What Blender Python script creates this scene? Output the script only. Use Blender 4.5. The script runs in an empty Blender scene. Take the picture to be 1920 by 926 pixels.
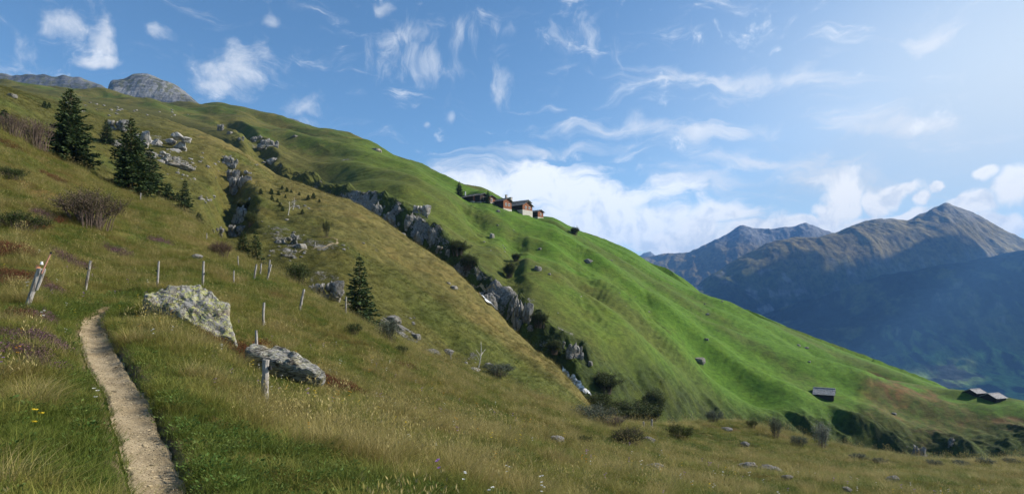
import bpy, bmesh, math, random
import numpy as np
from mathutils import Vector, Matrix, Euler

random.seed(7)
RNG = np.random.default_rng(11)
SC = bpy.context.scene
COL = SC.collection
R = math.radians

# ------------------------------------------------------------------ camera
F = 1144.0            # focal length in pixels of the 1920 px wide photograph
CU, HV = 960.0, 560.0 # column of the view axis, row of the true horizon
cam = bpy.data.cameras.new('camera')
cam.sensor_width = 36.0
cam.lens = 36.0 * F / 1920.0
cam.shift_y = (HV - 463.0) / 1920.0
cam.clip_start = 0.1
cam.clip_end = 60000
cam_ob = bpy.data.objects.new('camera', cam)
cam_ob.rotation_euler = (R(90), 0, 0)
COL.objects.link(cam_ob)
SC.camera = cam_ob

# ------------------------------------------------------------------ sun, exposure
SUN_AZ, SUN_EL = R(80), R(34)      # azimuth to the right of the view axis (+Y)
sun = bpy.data.lights.new('sun', 'SUN')
sun.energy = 4.9
sun.angle = R(0.53)
sun.color = (1.0, 0.93, 0.82)
sun_ob = bpy.data.objects.new('sun', sun)
sdir = Vector((math.sin(SUN_AZ) * math.cos(SUN_EL), math.cos(SUN_AZ) * math.cos(SUN_EL), math.sin(SUN_EL)))
sun_ob.rotation_euler = sdir.to_track_quat('Z', 'Y').to_euler()
sun_ob.location = (200, 100, 300)
COL.objects.link(sun_ob)
SC.view_settings.view_transform = 'Standard'
SC.view_settings.look = 'None'
SC.view_settings.exposure = 0.6
SC.view_settings.gamma = 1.0
SC.view_settings.use_curve_mapping = False
SC.render.engine = 'CYCLES'
SC.cycles.use_denoising = True
SC.cycles.volume_bounces = 0
SC.cycles.max_bounces = 5
SC.cycles.diffuse_bounces = 2
SC.cycles.transparent_max_bounces = 8

# ------------------------------------------------------------------ node helpers
class NT:
    def __init__(s, tree):
        s.t = tree; s.n = tree.nodes; s.l = tree.links
    def node(s, typ, **kw):
        n = s.n.new(typ)
        for k, v in kw.items():
            setattr(n, k, v)
        return n
    def put(s, sock, v):
        if hasattr(v, 'is_output') or isinstance(v, bpy.types.NodeSocket):
            s.l.new(v, sock)
        else:
            sock.default_value = v
    def m(s, op, a, b=0.0, c=0.0, clamp=False):
        n = s.node('ShaderNodeMath', operation=op, use_clamp=clamp)
        s.put(n.inputs[0], a); s.put(n.inputs[1], b)
        if op in ('MULTIPLY_ADD', 'SMOOTH_MIN', 'COMPARE', 'WRAP'):
            s.put(n.inputs[2], c)
        return n.outputs[0]
    def add(s, a, b): return s.m('ADD', a, b)
    def sub(s, a, b): return s.m('SUBTRACT', a, b)
    def mul(s, a, b): return s.m('MULTIPLY', a, b)
    def rng(s, x, a, b, c=0.0, d=1.0, smooth=True):
        n = s.node('ShaderNodeMapRange', interpolation_type='SMOOTHSTEP' if smooth else 'LINEAR')
        s.put(n.inputs[0], x); s.put(n.inputs[1], a); s.put(n.inputs[2], b); s.put(n.inputs[3], c); s.put(n.inputs[4], d)
        return n.outputs[0]
    def mix(s, f, a, b, blend='MIX'):
        n = s.node('ShaderNodeMix', data_type='RGBA', blend_type=blend)
        s.put(n.inputs[0], f)
        for i, v in ((6, a), (7, b)):
            if isinstance(v, (tuple, list)) and len(v) == 3: v = (*v, 1.0)
            s.put(n.inputs[i], v)
        return n.outputs[2]
    def noise(s, vec, scale, detail=4.0, rough=0.55, dist=0.0, out=0):
        n = s.node('ShaderNodeTexNoise')
        if vec is not None: s.l.new(vec, n.inputs['Vector'])
        n.inputs['Scale'].default_value = scale; n.inputs['Detail'].default_value = detail
        n.inputs['Roughness'].default_value = rough; n.inputs['Distortion'].default_value = dist
        return n.outputs[out]
    def mapping(s, vec, scale=(1, 1, 1), rot=(0, 0, 0), loc=(0, 0, 0)):
        n = s.node('ShaderNodeMapping')
        s.l.new(vec, n.inputs[0])
        n.inputs['Scale'].default_value = scale; n.inputs['Rotation'].default_value = rot; n.inputs['Location'].default_value = loc
        return n.outputs[0]
    def comb(s, x, y, z=0.0):
        n = s.node('ShaderNodeCombineXYZ')
        s.put(n.inputs[0], x); s.put(n.inputs[1], y); s.put(n.inputs[2], z)
        return n.outputs[0]

# ------------------------------------------------------------------ sky
def az_el(u, v):
    a = math.atan((u - CU) / F)
    return a, math.atan((HV - v) / F * math.cos(a))

world = bpy.data.worlds.new('World')
SC.world = world
world.use_nodes = True
w = NT(world.node_tree)
w.n.clear()
sky = w.node('ShaderNodeTexSky', sky_type='NISHITA')
sky.sun_disc = False
sky.sun_elevation = SUN_EL
sky.sun_rotation = SUN_AZ
sky.altitude = 1800
sky.air_density = 1.0
sky.dust_density = 0.15
sky.ozone_density = 2.3
geo = w.node('ShaderNodeTexCoord')
sep = w.node('ShaderNodeSeparateXYZ')
w.l.new(geo.outputs['Generated'], sep.inputs[0])
AZ = w.m('ARCTAN2', sep.outputs[0], sep.outputs[1])
EL = w.m('ARCSINE', sep.outputs[2])
P0 = w.comb(AZ, EL)
warp = w.noise(P0, 5.0, 3.0, 0.6, 0.0, 1)
def vadd(a, b, k, off=(0, 0, 0)):
    n1 = w.node('ShaderNodeVectorMath', operation='SUBTRACT'); w.l.new(b, n1.inputs[0]); n1.inputs[1].default_value = (0.5, 0.5, 0.5)
    n2 = w.node('ShaderNodeVectorMath', operation='SCALE'); w.l.new(n1.outputs[0], n2.inputs[0]); n2.inputs['Scale'].default_value = k
    n3 = w.node('ShaderNodeVectorMath', operation='ADD'); w.l.new(a, n3.inputs[0]); w.l.new(n2.outputs[0], n3.inputs[1])
    return n3.outputs[0]
P1 = vadd(P0, warp, 0.09)
warp2 = w.noise(P1, 16.0, 3.0, 0.6, 0.0, 1)
PW = vadd(P1, warp2, 0.028)      # position bent by two turbulence scales
sw = w.node('ShaderNodeSeparateXYZ'); w.l.new(PW, sw.inputs[0])
n_puff = w.noise(PW, 14.0, 9.0, 0.62)
n_fine = w.noise(PW, 38.0, 7.0, 0.6)
n_wisp = w.noise(w.mapping(PW, (9, 30, 1), (0, 0, R(18))), 1.0, 8.0, 0.62, 0.6)
n_rise = w.noise(w.mapping(PW, (24, 11, 1), (0, 0, R(-30))), 1.0, 8.0, 0.62, 0.5)
def blob(u, v, ru, rv, rot=0.0, bent=True):
    a, e = az_el(u, v)
    ra, re = ru / F * math.cos(a) ** 2, rv / F * math.cos(a)
    s_ = sw if bent else None
    ax = s_.outputs[0] if bent else AZ
    ay = s_.outputs[1] if bent else EL
    dx, dy = w.sub(ax, a), w.sub(ay, e)
    c, s2 = math.cos(R(rot)), math.sin(R(rot))
    px = w.mul(w.add(w.mul(dx, c), w.mul(dy, s2)), 1.0 / ra)
    py = w.mul(w.add(w.mul(dx, -s2), w.mul(dy, c)), 1.0 / re)
    d2 = w.add(w.mul(px, px), w.mul(py, py))
    return w.m('POWER', 2.718, w.mul(d2, -1.0))
def union(lst):
    o = lst[0]
    for b in lst[1:]:
        o = w.m('MAXIMUM', o, b)
    return o
soft = union([blob(*b) for b in [
    (52, 82, 48, 44, 0), (112, 42, 60, 30, 10), (205, 70, 34, 42, 0), (205, 118, 42, 16, 0), (455, 140, 72, 52, 35),
    (498, 108, 26, 40, 20), (425, 182, 60, 20, 0), (570, 207, 50, 24, 30), (312, 72, 36, 22, 12)]])
tiny = union([blob(*b) for b in [(498, 42, 20, 14, 0), (840, 219, 12, 12, 20), (798, 241, 12, 8, 0), (725, 8, 22, 10, 0), (448, 78, 24, 18, 0)]])
feather = union([blob(*b) for b in [
    (858, 66, 58, 34, 12), (755, 72, 60, 26, 10), (812, 112, 18, 46, 0), (950, 62, 40, 22, 0), (1062, 84, 84, 40, -6),
    (945, 140, 26, 46, -20), (1105, 70, 40, 40, 20), (780, 130, 90, 50, 0)]])
bank = union([blob(*b) for b in [
    (960, 360, 170, 34, 0), (1100, 372, 190, 40, -3), (1180, 420, 220, 44, 0), (1290, 448, 160, 34, 0), (1330, 400, 80, 26, 0),
    (1450, 430, 150, 24, 0), (1010, 345, 120, 26, 0)]])
veil = union([blob(*b) for b in [
    (1050, 287, 130, 16, 4), (1240, 248, 200, 22, -6), (1430, 305, 150, 22, -10), (1660, 240, 120, 24, -12), (1745, 78, 70, 20, -4),
    (1400, 150, 260, 20, -8), (900, 330, 160, 22, 0), (1560, 330, 160, 24, -5), (1300, 345, 140, 26, 0)]])
cumulus = union([blob(*b) for b in [
    (1578, 372, 46, 36, 0), (1548, 395, 40, 26, 0), (1678, 352, 44, 20, 22), (1640, 372, 26, 22, 10), (1725, 368, 18, 14, 0), (1828, 382, 46, 16, 0), (1900, 345, 34, 26, 10),
    (1895, 412, 44, 20, 0), (1400, 446, 70, 22, 0), (1310, 438, 36, 22, 0), (1640, 404, 90, 12, 0), (1760, 350, 16, 10, 0), (1850, 335, 20, 14, 0), (1490, 412, 60, 18, 0), (1260, 452, 40, 18, 0)]])
glow = blob(2080, 110, 860, 330, 0, bent=False)
glow2 = blob(1750, 330, 700, 190, 0, bent=False)
def cover(mask, n, gain, bias, hard):
    return w.m('MULTIPLY', w.add(w.mul(mask, gain), w.sub(w.mul(w.sub(n, 0.5), 4.0), bias)), hard, clamp=True)
d_soft = w.mul(w.rng(cover(soft, n_puff, 1.25, 0.42, 0.55), 0, 0.75), 0.75)
d_tiny = w.mul(w.rng(cover(tiny, n_puff, 1.2, 0.5, 0.8), 0, 1), 0.5)
d_feat = w.mul(w.rng(cover(feather, n_rise, 1.05, 0.42, 0.5), 0, 0.8), 0.68)
d_bank = w.mul(w.rng(cover(bank, n_wisp, 2.2, 0.35, 0.75), 0, 1), 0.95)
d_veil = w.mul(w.rng(cover(veil, n_wisp, 1.25, 0.12, 0.5), 0, 0.8), 0.72)
d_cumu = w.mul(w.rng(cover(cumulus, n_puff, 2.2, 0.42, 1.1), 0, 1), 1.0)
dark = w.mul(w.rng(w.sub(n_fine, w.mul(w.rng(EL, 0.08, 0.2), 0.12)), 0.42, 0.66), 1.0)
white = w.mix(dark, (5.9, 6.1, 6.4), (4.3, 4.9, 5.7))
hs = w.node('ShaderNodeHueSaturation'); hs.inputs['Saturation'].default_value = 1.12; hs.inputs['Hue'].default_value = 0.494
w.l.new(sky.outputs[0], hs.inputs['Color'])
col = w.mix(w.mul(glow, 0.92), hs.outputs[0], (4.9, 5.5, 5.95))
col = w.mix(w.mul(glow2, 0.15), col, (4.9, 5.5, 5.95))
bright = w.mix(dark, (7.2, 7.4, 7.6), (5.2, 5.8, 6.6))     # thick low cloud is brighter than the thin veils
for d_ in (d_veil, d_feat, d_soft, d_tiny, d_bank, d_cumu):
    col = w.mix(d_, col, bright if d_ in (d_bank, d_cumu) else white)
bg = w.node('ShaderNodeBackground')
w.l.new(col, bg.inputs[0])
bg.inputs[1].default_value = 0.105
wo = w.node('ShaderNodeOutputWorld')
w.l.new(bg.outputs[0], wo.inputs[0])
world.cycles.sampling_method = 'MANUAL'
world.cycles.sample_map_resolution = 512
# ------------------------------------------------------------------ numeric noise
def _hash(ix, iy, seed):
    h = (ix.astype(np.int64) * 374761393 + iy.astype(np.int64) * 668265263 + seed * 974634721) & 0xffffffff
    h = ((h ^ (h >> 13)) * 1274126177) & 0xffffffff
    return h ^ (h >> 16)
def perlin(x, y, seed=0):
    x = np.asarray(x, float); y = np.asarray(y, float)
    x0 = np.floor(x); y0 = np.floor(y)
    fx = x - x0; fy = y - y0
    u = fx * fx * fx * (fx * (fx * 6 - 15) + 10); v = fy * fy * fy * (fy * (fy * 6 - 15) + 10)
    def g(i, j):
        a = _hash(x0 + i, y0 + j, seed) * (2 * np.pi / 4294967296.0)
        return np.cos(a) * (fx - i) + np.sin(a) * (fy - j)
    a = g(0, 0); a += u * (g(1, 0) - a)
    b = g(0, 1); b += u * (g(1, 1) - b)
    return (a + v * (b - a)) * 1.5
def fbm(x, y, octaves=4, seed=0, gain=0.5, lac=2.03):
    t = 0.0; amp = 1.0
    for o in range(octaves):
        t = t + amp * perlin(x, y, seed + o * 17)
        x = x * lac + 13.7; y = y * lac + 7.1; amp *= gain
    return t
def ridged(x, y, octaves=4, seed=0, gain=0.5):
    t = 0.0; amp = 1.0
    for o in range(octaves):
        t = t + amp * (1 - 2 * np.abs(perlin(x, y, seed + o * 31)))
        x = x * 2.07 + 3.3; y = y * 2.07 + 9.2; amp *= gain
    return t
def sstep(a, b, x):
    t = np.clip((x - a) / (b - a), 0, 1)
    return t * t * (3 - 2 * t)
def vnoise3(p, seed=0):
    p0 = np.floor(p); f = p - p0
    s = f * f * (3 - 2 * f)
    out = 0
    for i in (0, 1):
        for j in (0, 1):
            for k in (0, 1):
                h = _hash(p0[:, 0] + i + 57 * (p0[:, 2] + k), p0[:, 1] + j + 131 * (p0[:, 2] + k), seed) / 4294967296.0
                wgt = (s[:, 0] if i else 1 - s[:, 0]) * (s[:, 1] if j else 1 - s[:, 1]) * (s[:, 2] if k else 1 - s[:, 2])
                out = out + h * wgt
    return out * 2 - 1
def fbm3(p, octaves=4, seed=0, gain=0.5):
    t = 0.0; amp = 1.0
    for o in range(octaves):
        t = t + amp * vnoise3(p, seed + o * 7)
        p = p * 2.03 + 5.3; amp *= gain
    return t

# ------------------------------------------------------------------ contour lines of the land
# each line runs across the view: bearing (as a column of the picture), height angle (as a row), distance in metres
UG = np.arange(-3000.0, 5004.0, 4.0)
def smooth(a, sg):
    k = np.arange(-int(4 * sg), int(4 * sg) + 1)
    g = np.exp(-0.5 * (k / sg) ** 2); g /= g.sum()
    return np.convolve(np.pad(a, len(k) // 2, mode='edge'), g, mode='valid')
class Lines:
    def __init__(s, brow=()): s.Y = []; s.Z = []; s.brow = brow
    def line(s, pts, sg=3.0):
        p = sorted(pts)
        us = [q[0] for q in p]
        v = smooth(np.interp(UG, us, [q[1] for q in p]), sg)
        y = smooth(np.interp(UG, us, [q[2] for q in p]), 6.0)
        s.raw((HV - v) / F * y, y)
        return s
    def raw(s, z, y): s.Y.append(y); s.Z.append(z)
    def done(s): s.Y = np.array(s.Y); s.Z = np.array(s.Z); return s
    def at(s, k, u): return np.interp(u, UG, s.Y[k]), np.interp(u, UG, s.Z[k])
    def eval(s, u, y):
        out = np.empty_like(y)
        for a in range(0, len(y), 120000):
            b = min(len(y), a + 120000)
            uu = np.clip(u[a:b], -2900, 4900); yy = y[a:b]
            Y = np.array([np.interp(uu, UG, r) for r in s.Y]); Z = np.array([np.interp(uu, UG, r) for r in s.Z])
            dY = np.maximum(Y[1:] - Y[:-1], 1e-3); S = (Z[1:] - Z[:-1]) / dY
            D = np.empty_like(Y)
            D[0] = S[0]; D[-1] = S[-1]
            pr = S[:-1] * S[1:]
            with np.errstate(divide='ignore', invalid='ignore'):
                D[1:-1] = np.where(pr > 0, 2 * pr / (S[:-1] + S[1:]), 0)
            for kk in s.brow:         # a brow is tangent to the sight line, so its outline stays where the line runs
                D[kk] = np.clip(Z[kk] / Y[kk], np.minimum(S[kk - 1], S[kk]), np.maximum(S[kk - 1], S[kk]))
            K = len(Y)
            i = np.clip((yy[None, :] >= Y).sum(0) - 1, 0, K - 2)[None, :]
            tk = lambda M: np.take_along_axis(M, i, 0)[0]
            y0 = tk(Y[:-1]); h = tk(dY); z0 = tk(Z[:-1]); z1 = tk(Z[1:]); d0 = tk(D[:-1]); d1 = tk(D[1:])
            t = (yy - y0) / h
            tc = np.clip(t, 0, 1)
            t2 = tc * tc; t3 = t2 * tc
            z = (2 * t3 - 3 * t2 + 1) * z0 + (t3 - 2 * t2 + tc) * h * d0 + (-2 * t3 + 3 * t2) * z1 + (t3 - t2) * h * d1
            z = z + np.where(t > 1, (t - 1) * h * d1, 0) + np.where(t < 0, t * h * d0, 0)
            out[a:b] = z
        return out

def plane(x, y): return -1.75 - 0.25 * x - 0.09 * y
LN = Lines((4, 7, 10))
LN.raw(plane((UG - CU) / F, 1.0), np.full_like(UG, 1.0))                                             # 0 at the camera
LN.line([(-500, 926, 3.4), (0, 926, 4.2), (290, 926, 5), (700, 926, 6.2), (960, 926, 8), (1300, 926, 14), (1600, 926, 20), (1920, 926, 26), (2500, 926, 33)])   # 1
LN.line([(-500, 560, 12), (0, 583, 13.5), (75, 574, 14), (163, 594, 17), (296, 580, 17), (381, 612, 16), (498, 727, 14), (648, 715, 17),
         (960, 800, 20), (1300, 858, 30), (1600, 880, 36), (1920, 893, 42), (2500, 895, 46)], 8)                                                              # 2
LN.line([(-500, 360, 25), (0, 430, 27), (75, 440, 28), (163, 518, 24.5), (296, 530, 26), (381, 532, 26.5), (498, 562, 28), (565, 583, 29), (648, 600, 34),
         (960, 752, 34), (1300, 825, 42), (1600, 856, 48), (1920, 877, 52), (2500, 878, 54)], 8)                                                              # 3
LN.line([(-700, 20, 48), (-300, 110, 52), (0, 238, 55), (100, 294, 58), (150, 312, 60), (200, 342, 60), (260, 364, 62), (300, 376, 62), (340, 397, 62), (420, 457, 58), (500, 505, 52),
         (560, 538, 48), (640, 583, 42), (720, 632, 42), (830, 682, 44), (900, 704, 45), (1000, 740, 48), (1100, 773, 52), (1180, 796, 54),
         (1240, 798, 56), (1330, 791, 57), (1400, 793, 58), (1480, 815, 59), (1550, 834, 60), (1700, 862, 60), (1800, 866, 60), (1920, 863, 60), (2500, 863, 62)], 3)   # 4 brow of the near slope
LN.line([(-700, 100, 60), (0, 310, 70), (200, 410, 75), (420, 530, 72), (640, 660, 52), (830, 740, 54), (1000, 790, 58), (1240, 822, 68), (1550, 862, 75), (1920, 888, 75), (2500, 888, 75)])   # 5 first gully
LN.line([(-700, 0, 80), (0, 225, 85), (200, 335, 95), (420, 450, 90), (640, 578, 66), (830, 690, 66), (1000, 760, 68), (1240, 832, 82), (1550, 872, 92), (1920, 898, 95), (2500, 898, 95)])      # 6
LN.line([(-700, 110, 330), (0, 172, 300), (100, 182, 290), (200, 200, 270), (250, 213, 250), (300, 222, 240), (390, 250, 220), (450, 285, 200), (520, 332, 185), (580, 350, 175),
         (640, 372, 165), (700, 400, 155), (760, 442, 145), (820, 482, 135), (870, 522, 127), (920, 577, 118), (960, 622, 111), (1000, 655, 105), (1050, 692, 97),
         (1100, 755, 88), (1140, 800, 88), (1240, 838, 98), (1550, 874, 112), (1920, 902, 115), (2500, 902, 115)])                                           # 7 brow of the spur
LN.line([(-700, 130, 370), (0, 200, 330), (200, 225, 300), (300, 255, 265), (390, 285, 240), (450, 320, 218), (520, 365, 202), (640, 412, 184), (760, 495, 162), (870, 590, 143),
         (960, 690, 126), (1050, 760, 112), (1100, 800, 106), (1140, 832, 108), (1240, 845, 122), (1400, 855, 144), (1550, 866, 154), (1725, 866, 154), (1920, 870, 153), (2500, 880, 151)])   # 8 main gully
LN.line([(-700, 110, 430), (0, 168, 400), (200, 192, 370), (300, 212, 340), (390, 238, 300), (450, 262, 265), (520, 310, 240), (580, 335, 225), (640, 360, 200), (700, 376, 187),
         (760, 395, 175), (820, 440, 163), (870, 492, 152.5), (920, 535, 144), (960, 562, 138), (1000, 588, 132), (1050, 625, 126), (1100, 650, 123), (1150, 682, 127),
         (1240, 715, 138), (1320, 768, 149), (1400, 795, 154), (1550, 795, 160), (1620, 790, 162), (1680, 815, 162), (1725, 828, 160), (1800, 832, 160),
         (1860, 825, 160), (1920, 815, 160), (2500, 850, 158)])                                                                                              # 9 lip of the meadow
LN.line([(-700, 100, 650), (0, 157, 600), (50, 158, 600), (130, 170, 600), (200, 178, 600), (300, 198, 600), (380, 201, 590), (405, 197, 580), (470, 205, 555), (520, 218, 540),
         (560, 232, 520), (640, 258, 500), (695, 277, 480), (715, 289, 476), (780, 313, 460), (860, 347, 440), (920, 367, 425), (960, 386, 412), (1000, 409, 402),
         (1040, 415, 392), (1075, 434, 380), (1130, 453, 360), (1190, 477, 340), (1230, 505, 325), (1300, 542, 300), (1400, 592, 265), (1500, 630, 245), (1600, 668, 232),
         (1700, 703, 222), (1800, 738, 208), (1865, 756, 200), (1920, 765, 195), (2200, 810, 185), (2600, 850, 178)], 2.5)                                    # 10 skyline
LN.raw(LN.Z[10] - 0.05 * LN.Y[10], LN.Y[10] * 1.14)                                                 # 11
LN.raw(LN.Z[10] - 0.30 * LN.Y[10], LN.Y[10] * 1.6)                                                  # 12
LN.done()

def raw_pt(u, v, y): return np.array([(u - CU) / F * y, y, (HV - v) / F * y])

# the footpath, as world points (left edge, right edge)
PATH_L = [(420, 1400, 2.2), (330, 1120, 3.3), (250, 926, 5.0), (232, 855, 5.9), (215, 785, 7.2), (192, 722, 8.9), (165, 680, 10.4), (150, 640, 13.0), (154, 612, 15.4), (188, 591, 17.6), (213, 584.5, 18.7)]
PATH_R = [(900, 1400, 2.2), (510, 1120, 3.3), (350, 926, 5.0), (328, 862, 5.9), (298, 800, 7.2), (262, 745, 8.9), (232, 695, 10.4), (205, 645, 13.0), (192, 612, 15.6), (202, 588, 17.9), (217, 583.5, 18.8)]
PL = np.array([[(u - CU) / F * y, y] for u, v, y in PATH_L]); PR = np.array([[(u - CU) / F * y, y] for u, v, y in PATH_R])
PC = (PL + PR) / 2; PHW = np.linalg.norm(PR - PL, axis=1) / 2
def near_polyline(x, y, P, W=None):
    best = np.full(x.shape, 1e9); side = np.zeros(x.shape); ww = np.zeros(x.shape); par = np.zeros(x.shape)
    for i in range(len(P) - 1):
        a, b = P[i], P[i + 1]; d = b - a; L2 = d @ d
        t = np.clip(((x - a[0]) * d[0] + (y - a[1]) * d[1]) / L2, 0, 1)
        px = x - a[0] - t * d[0]; py = y - a[1] - t * d[1]
        q = np.hypot(px, py); m = q < best
        best = np.where(m, q, best)
        side = np.where(m, np.sign(px * d[1] - py * d[0]), side)
        par = np.where(m, i + t, par)
        if W is not None: ww = np.where(m, W[i] + t * (W[i + 1] - W[i]), ww)
    return best, side, ww, par
def path_field(x, y):
    d = np.full(x.shape, 99.0); s = np.zeros(x.shape); hw = np.full(x.shape, 0.3)
    m = (y < 24) & (x < 3) & (x > -22)
    if m.any():
        b, sd, w_, _ = near_polyline(x[m], y[m], PC, PHW)
        d[m] = b; s[m] = sd; hw[m] = w_
    return d, s, hw

RAVINES = []     # (points (n,2), half width, depth)
def base_h(x, y):
    ye = np.maximum(y, 0.6)
    u = CU + F * x / ye
    z = LN.eval(u, ye)
    wgt = sstep(2.5, 5.5, y)
    return plane(x, y) * (1 - wgt) + z * wgt, u
def land(x, y):
    """height of the ground, bearing column, and position between the lines"""
    x = np.asarray(x, float); y = np.asarray(y, float)
    z, u = base_h(x, y)
    uc = np.clip(u, -2900, 4900)
    L = [np.interp(uc, UG, r) for r in LN.Y]
    near = 1 - sstep(L[4] * 0.98, L[4] * 1.12, y)
    spur = sstep(L[5], L[6], y) * (1 - sstep(L[7] * 0.97, L[7] * 1.05, y))
    face = sstep(L[8] * 0.97, L[8] * 1.01, y) * (1 - sstep(L[9] * 0.99, L[9] * 1.06, y))       # gully side under the meadow
    mead = sstep(L[9] * 0.98, L[9] * 1.1, y)
    t_m = np.clip((y - L[9]) / (L[10] - L[9]), 0, 1.3)
    top = 1 - 0.7 * sstep(0.75, 1.0, t_m) * (t_m < 1.05)
    # near slope: tussocks and soft humps
    pd, ps, phw = path_field(x, y)
    off = sstep(0.0, 0.5, pd - phw)
    dz = near * off * (0.055 * fbm(x / 0.55, y / 0.55, 3, 3) + 0.10 * fbm(x / 1.7, y / 1.7, 3, 5) + sstep(9, 20, y) * 0.28 * fbm(x / 6, y / 6, 3, 8))
    dz += -0.13 * (1 - sstep(-0.06, 0.06, pd - phw)) + np.where(ps > 0, 0.07, 0.02) * np.exp(-((pd - phw - 0.2) / 0.16) ** 2)
    # spur: shallow runnels, terracettes
    fx, fy = 0.83, -0.55                                    # direction of fall
    a_ = x * fx + y * fy; c_ = -x * fy + y * fx
    dz += spur * (0.9 * fbm(c_ / 16, a_ / 50, 3, 21) + 0.5 * fbm(x / 5, y / 5, 4, 23) + 0.10 * fbm(c_ / 1.6, a_ / 1.6, 3, 27))
    # gully side: crags
    r1 = ridged(c_ / 14 + 0.3 * perlin(x / 9, y / 9, 4), a_ / 26, 4, 41)
    ecl = 1 - sstep(1080, 1130, u)                           # bare crags up the gully, turfed buttresses below
    dz += face * ecl * sstep(330, 620, u) * (2.2 * r1 - 0.8 + 1.0 * ridged(x / 4.2, y / 4.2, 4, 43))
    butt = ridged((x + 0.55 * y) / 17 + 0.5 * perlin(x / 20, y / 20, 45), y / 90, 2, 47, 0.35)
    lo = (1 - ecl) * sstep(L[8] * 0.95, L[9], y) * (1 - sstep(L[9] * 1.005, L[9] * 1.09, y))
    dz += lo * (2.8 * (butt - 0.75) + 0.5 * fbm(x / 3, y / 3, 4, 49)) + face * (1 - ecl) * 0.3 * ridged(x / 5, y / 5, 3, 43)
    # meadow: ribs running down the fall line, long swells
    ribs = ridged(c_ / 38 + 0.45 * perlin(a_ / 60, c_ / 60, 9), a_ / 130, 2, 61, 0.3); ribs = 1 - np.sqrt((1 - np.clip(ribs, -1, 1)) ** 2 + 0.03)
    sw_ = fbm(c_ / 26, a_ / 70, 2, 63)
    dz += mead * top * (2.7 * (ribs - 0.2) + 4.2 * sw_ + 0.42 * fbm(x / 9, y / 9, 2, 65) + 0.05 * fbm(c_ / 2.2, a_ / 4.2, 3, 67))
    trk = np.sin(2 * np.pi * (z / 1.35 + 0.9 * perlin(x / 18, y / 18, 81) + 0.25 * perlin(x / 4, y / 4, 83)))
    dz += (mead * top + 0.7 * spur) * 0.10 * trk * sstep(-0.25, 0.35, fbm(x / 24, y / 24, 3, 85))
    for P, hw, dep in RAVINES:
        x0, x1 = P[:, 0].min() - 4 * hw, P[:, 0].max() + 4 * hw; y0, y1 = P[:, 1].min() - 4 * hw, P[:, 1].max() + 4 * hw
        m = (x > x0) & (x < x1) & (y > y0) & (y < y1)
        if m.any():
            xm, ym = x[m], y[m]
            d, s, _, par = near_polyline(xm + 1.2 * perlin(xm / 5, ym / 5, 71), ym + 1.2 * perlin(xm / 5, ym / 5, 72), P)
            n = len(P) - 1
            fade = sstep(0, 0.8, par) * (1 - 0.6 * sstep(n - 0.5, n, par))
            prof = 1 - sstep(0.1 * hw, hw, d)
            dz[m] += -dep * prof * fade + 0.35 * prof * fade * ridged(xm / 3, ym / 3, 3, 73)
    z = z + dz
    return z, u, dict(L=L, near=near, spur=spur, face=face, mead=mead, t_m=t_m, pd=pd, phw=phw, ribs=ribs, a=a_, c=c_, r1=r1)
def H(x, y):
    x = np.atleast_1d(np.asarray(x, float)); y = np.atleast_1d(np.asarray(y, float))
    return land(x, y)[0]
def hit(u, v, ymin=3.0, ymax=640.0):
    """first ground point seen along a bearing/height angle beyond ymin"""
    for n in range(2):
        ys = np.geomspace(ymin, ymax, 1400)
        g = H((u - CU) / F * ys, ys) - (HV - v) / F * ys
        i = int(np.argmax(g >= 0))
        if g[i] < 0: i = int(np.argmax(g / ys))
        if n == 0 and i > 0: ymin, ymax = ys[i - 1], ys[i]
    y = ys[i]
    return Vector(((u - CU) / F * y, y, float(H((u - CU) / F * y, y)[0])))
def ground(x, y): return float(H(x, y)[0])

for pts, hw, dep in [
    ([(462, 470, 95), (432, 440, 96), (437, 400, 105), (440, 355, 125), (432, 325, 140), (418, 300, 155)], 5.0, 6.0),
    ([(970, 462, 225), (963, 495, 190), (957, 530, 158), (962, 556, 140)], 5.0, 2.2), ([(1080, 515, 250), (1098, 575, 172), (1112, 635, 130)], 8.0, 1.8), ([(868, 398, 310), (884, 440, 225), (908, 490, 170)], 7.0, 1.6), ([(1180, 560, 240), (1205, 630, 180), (1235, 690, 146)], 9.0, 1.6),
    ([(515, 305, 214), (500, 285, 240), (484, 268, 268), (455, 252, 300), (415, 238, 340)], 7.0, 5.5)]:
    RAVINES.append((np.array([[(u - CU) / F * y, y] for u, v, y in pts]), hw, dep))

# ------------------------------------------------------------------ mesh helpers
def np_mesh(name, V, Fc, attrs=None, smooth_=True):
    """mesh from arrays; Fc is (n,3) or (n,4)"""
    me = bpy.data.meshes.new(name)
    V = np.ascontiguousarray(V, dtype=np.float32); Fc = np.ascontiguousarray(Fc, dtype=np.int32)
    k = Fc.shape[1]
    me.vertices.add(len(V)); me.vertices.foreach_set('co', V.ravel())
    me.loops.add(Fc.size); me.loops.foreach_set('vertex_index', Fc.ravel())
    me.polygons.add(len(Fc))
    me.polygons.foreach_set('loop_start', np.arange(0, Fc.size, k, dtype=np.int32))
    if smooth_: me.polygons.foreach_set('use_smooth', np.ones(len(Fc), bool))
    for an, (typ, arr) in (attrs or {}).items():
        a = me.attributes.new(an, typ, 'POINT')
        arr = np.ascontiguousarray(arr, dtype=np.int32 if typ == 'INT' else np.float32)
        a.data.foreach_set({'FLOAT': 'value', 'INT': 'value', 'FLOAT_COLOR': 'color', 'FLOAT_VECTOR': 'vector'}[typ], arr.ravel())
    me.update(calc_edges=True)
    me.validate()
    return me
def grid_faces(nr, nc):
    i = np.arange(nr * nc).reshape(nr, nc)
    return np.stack([i[:-1, :-1], i[:-1, 1:], i[1:, 1:], i[1:, :-1]], -1).reshape(-1, 4)
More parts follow.
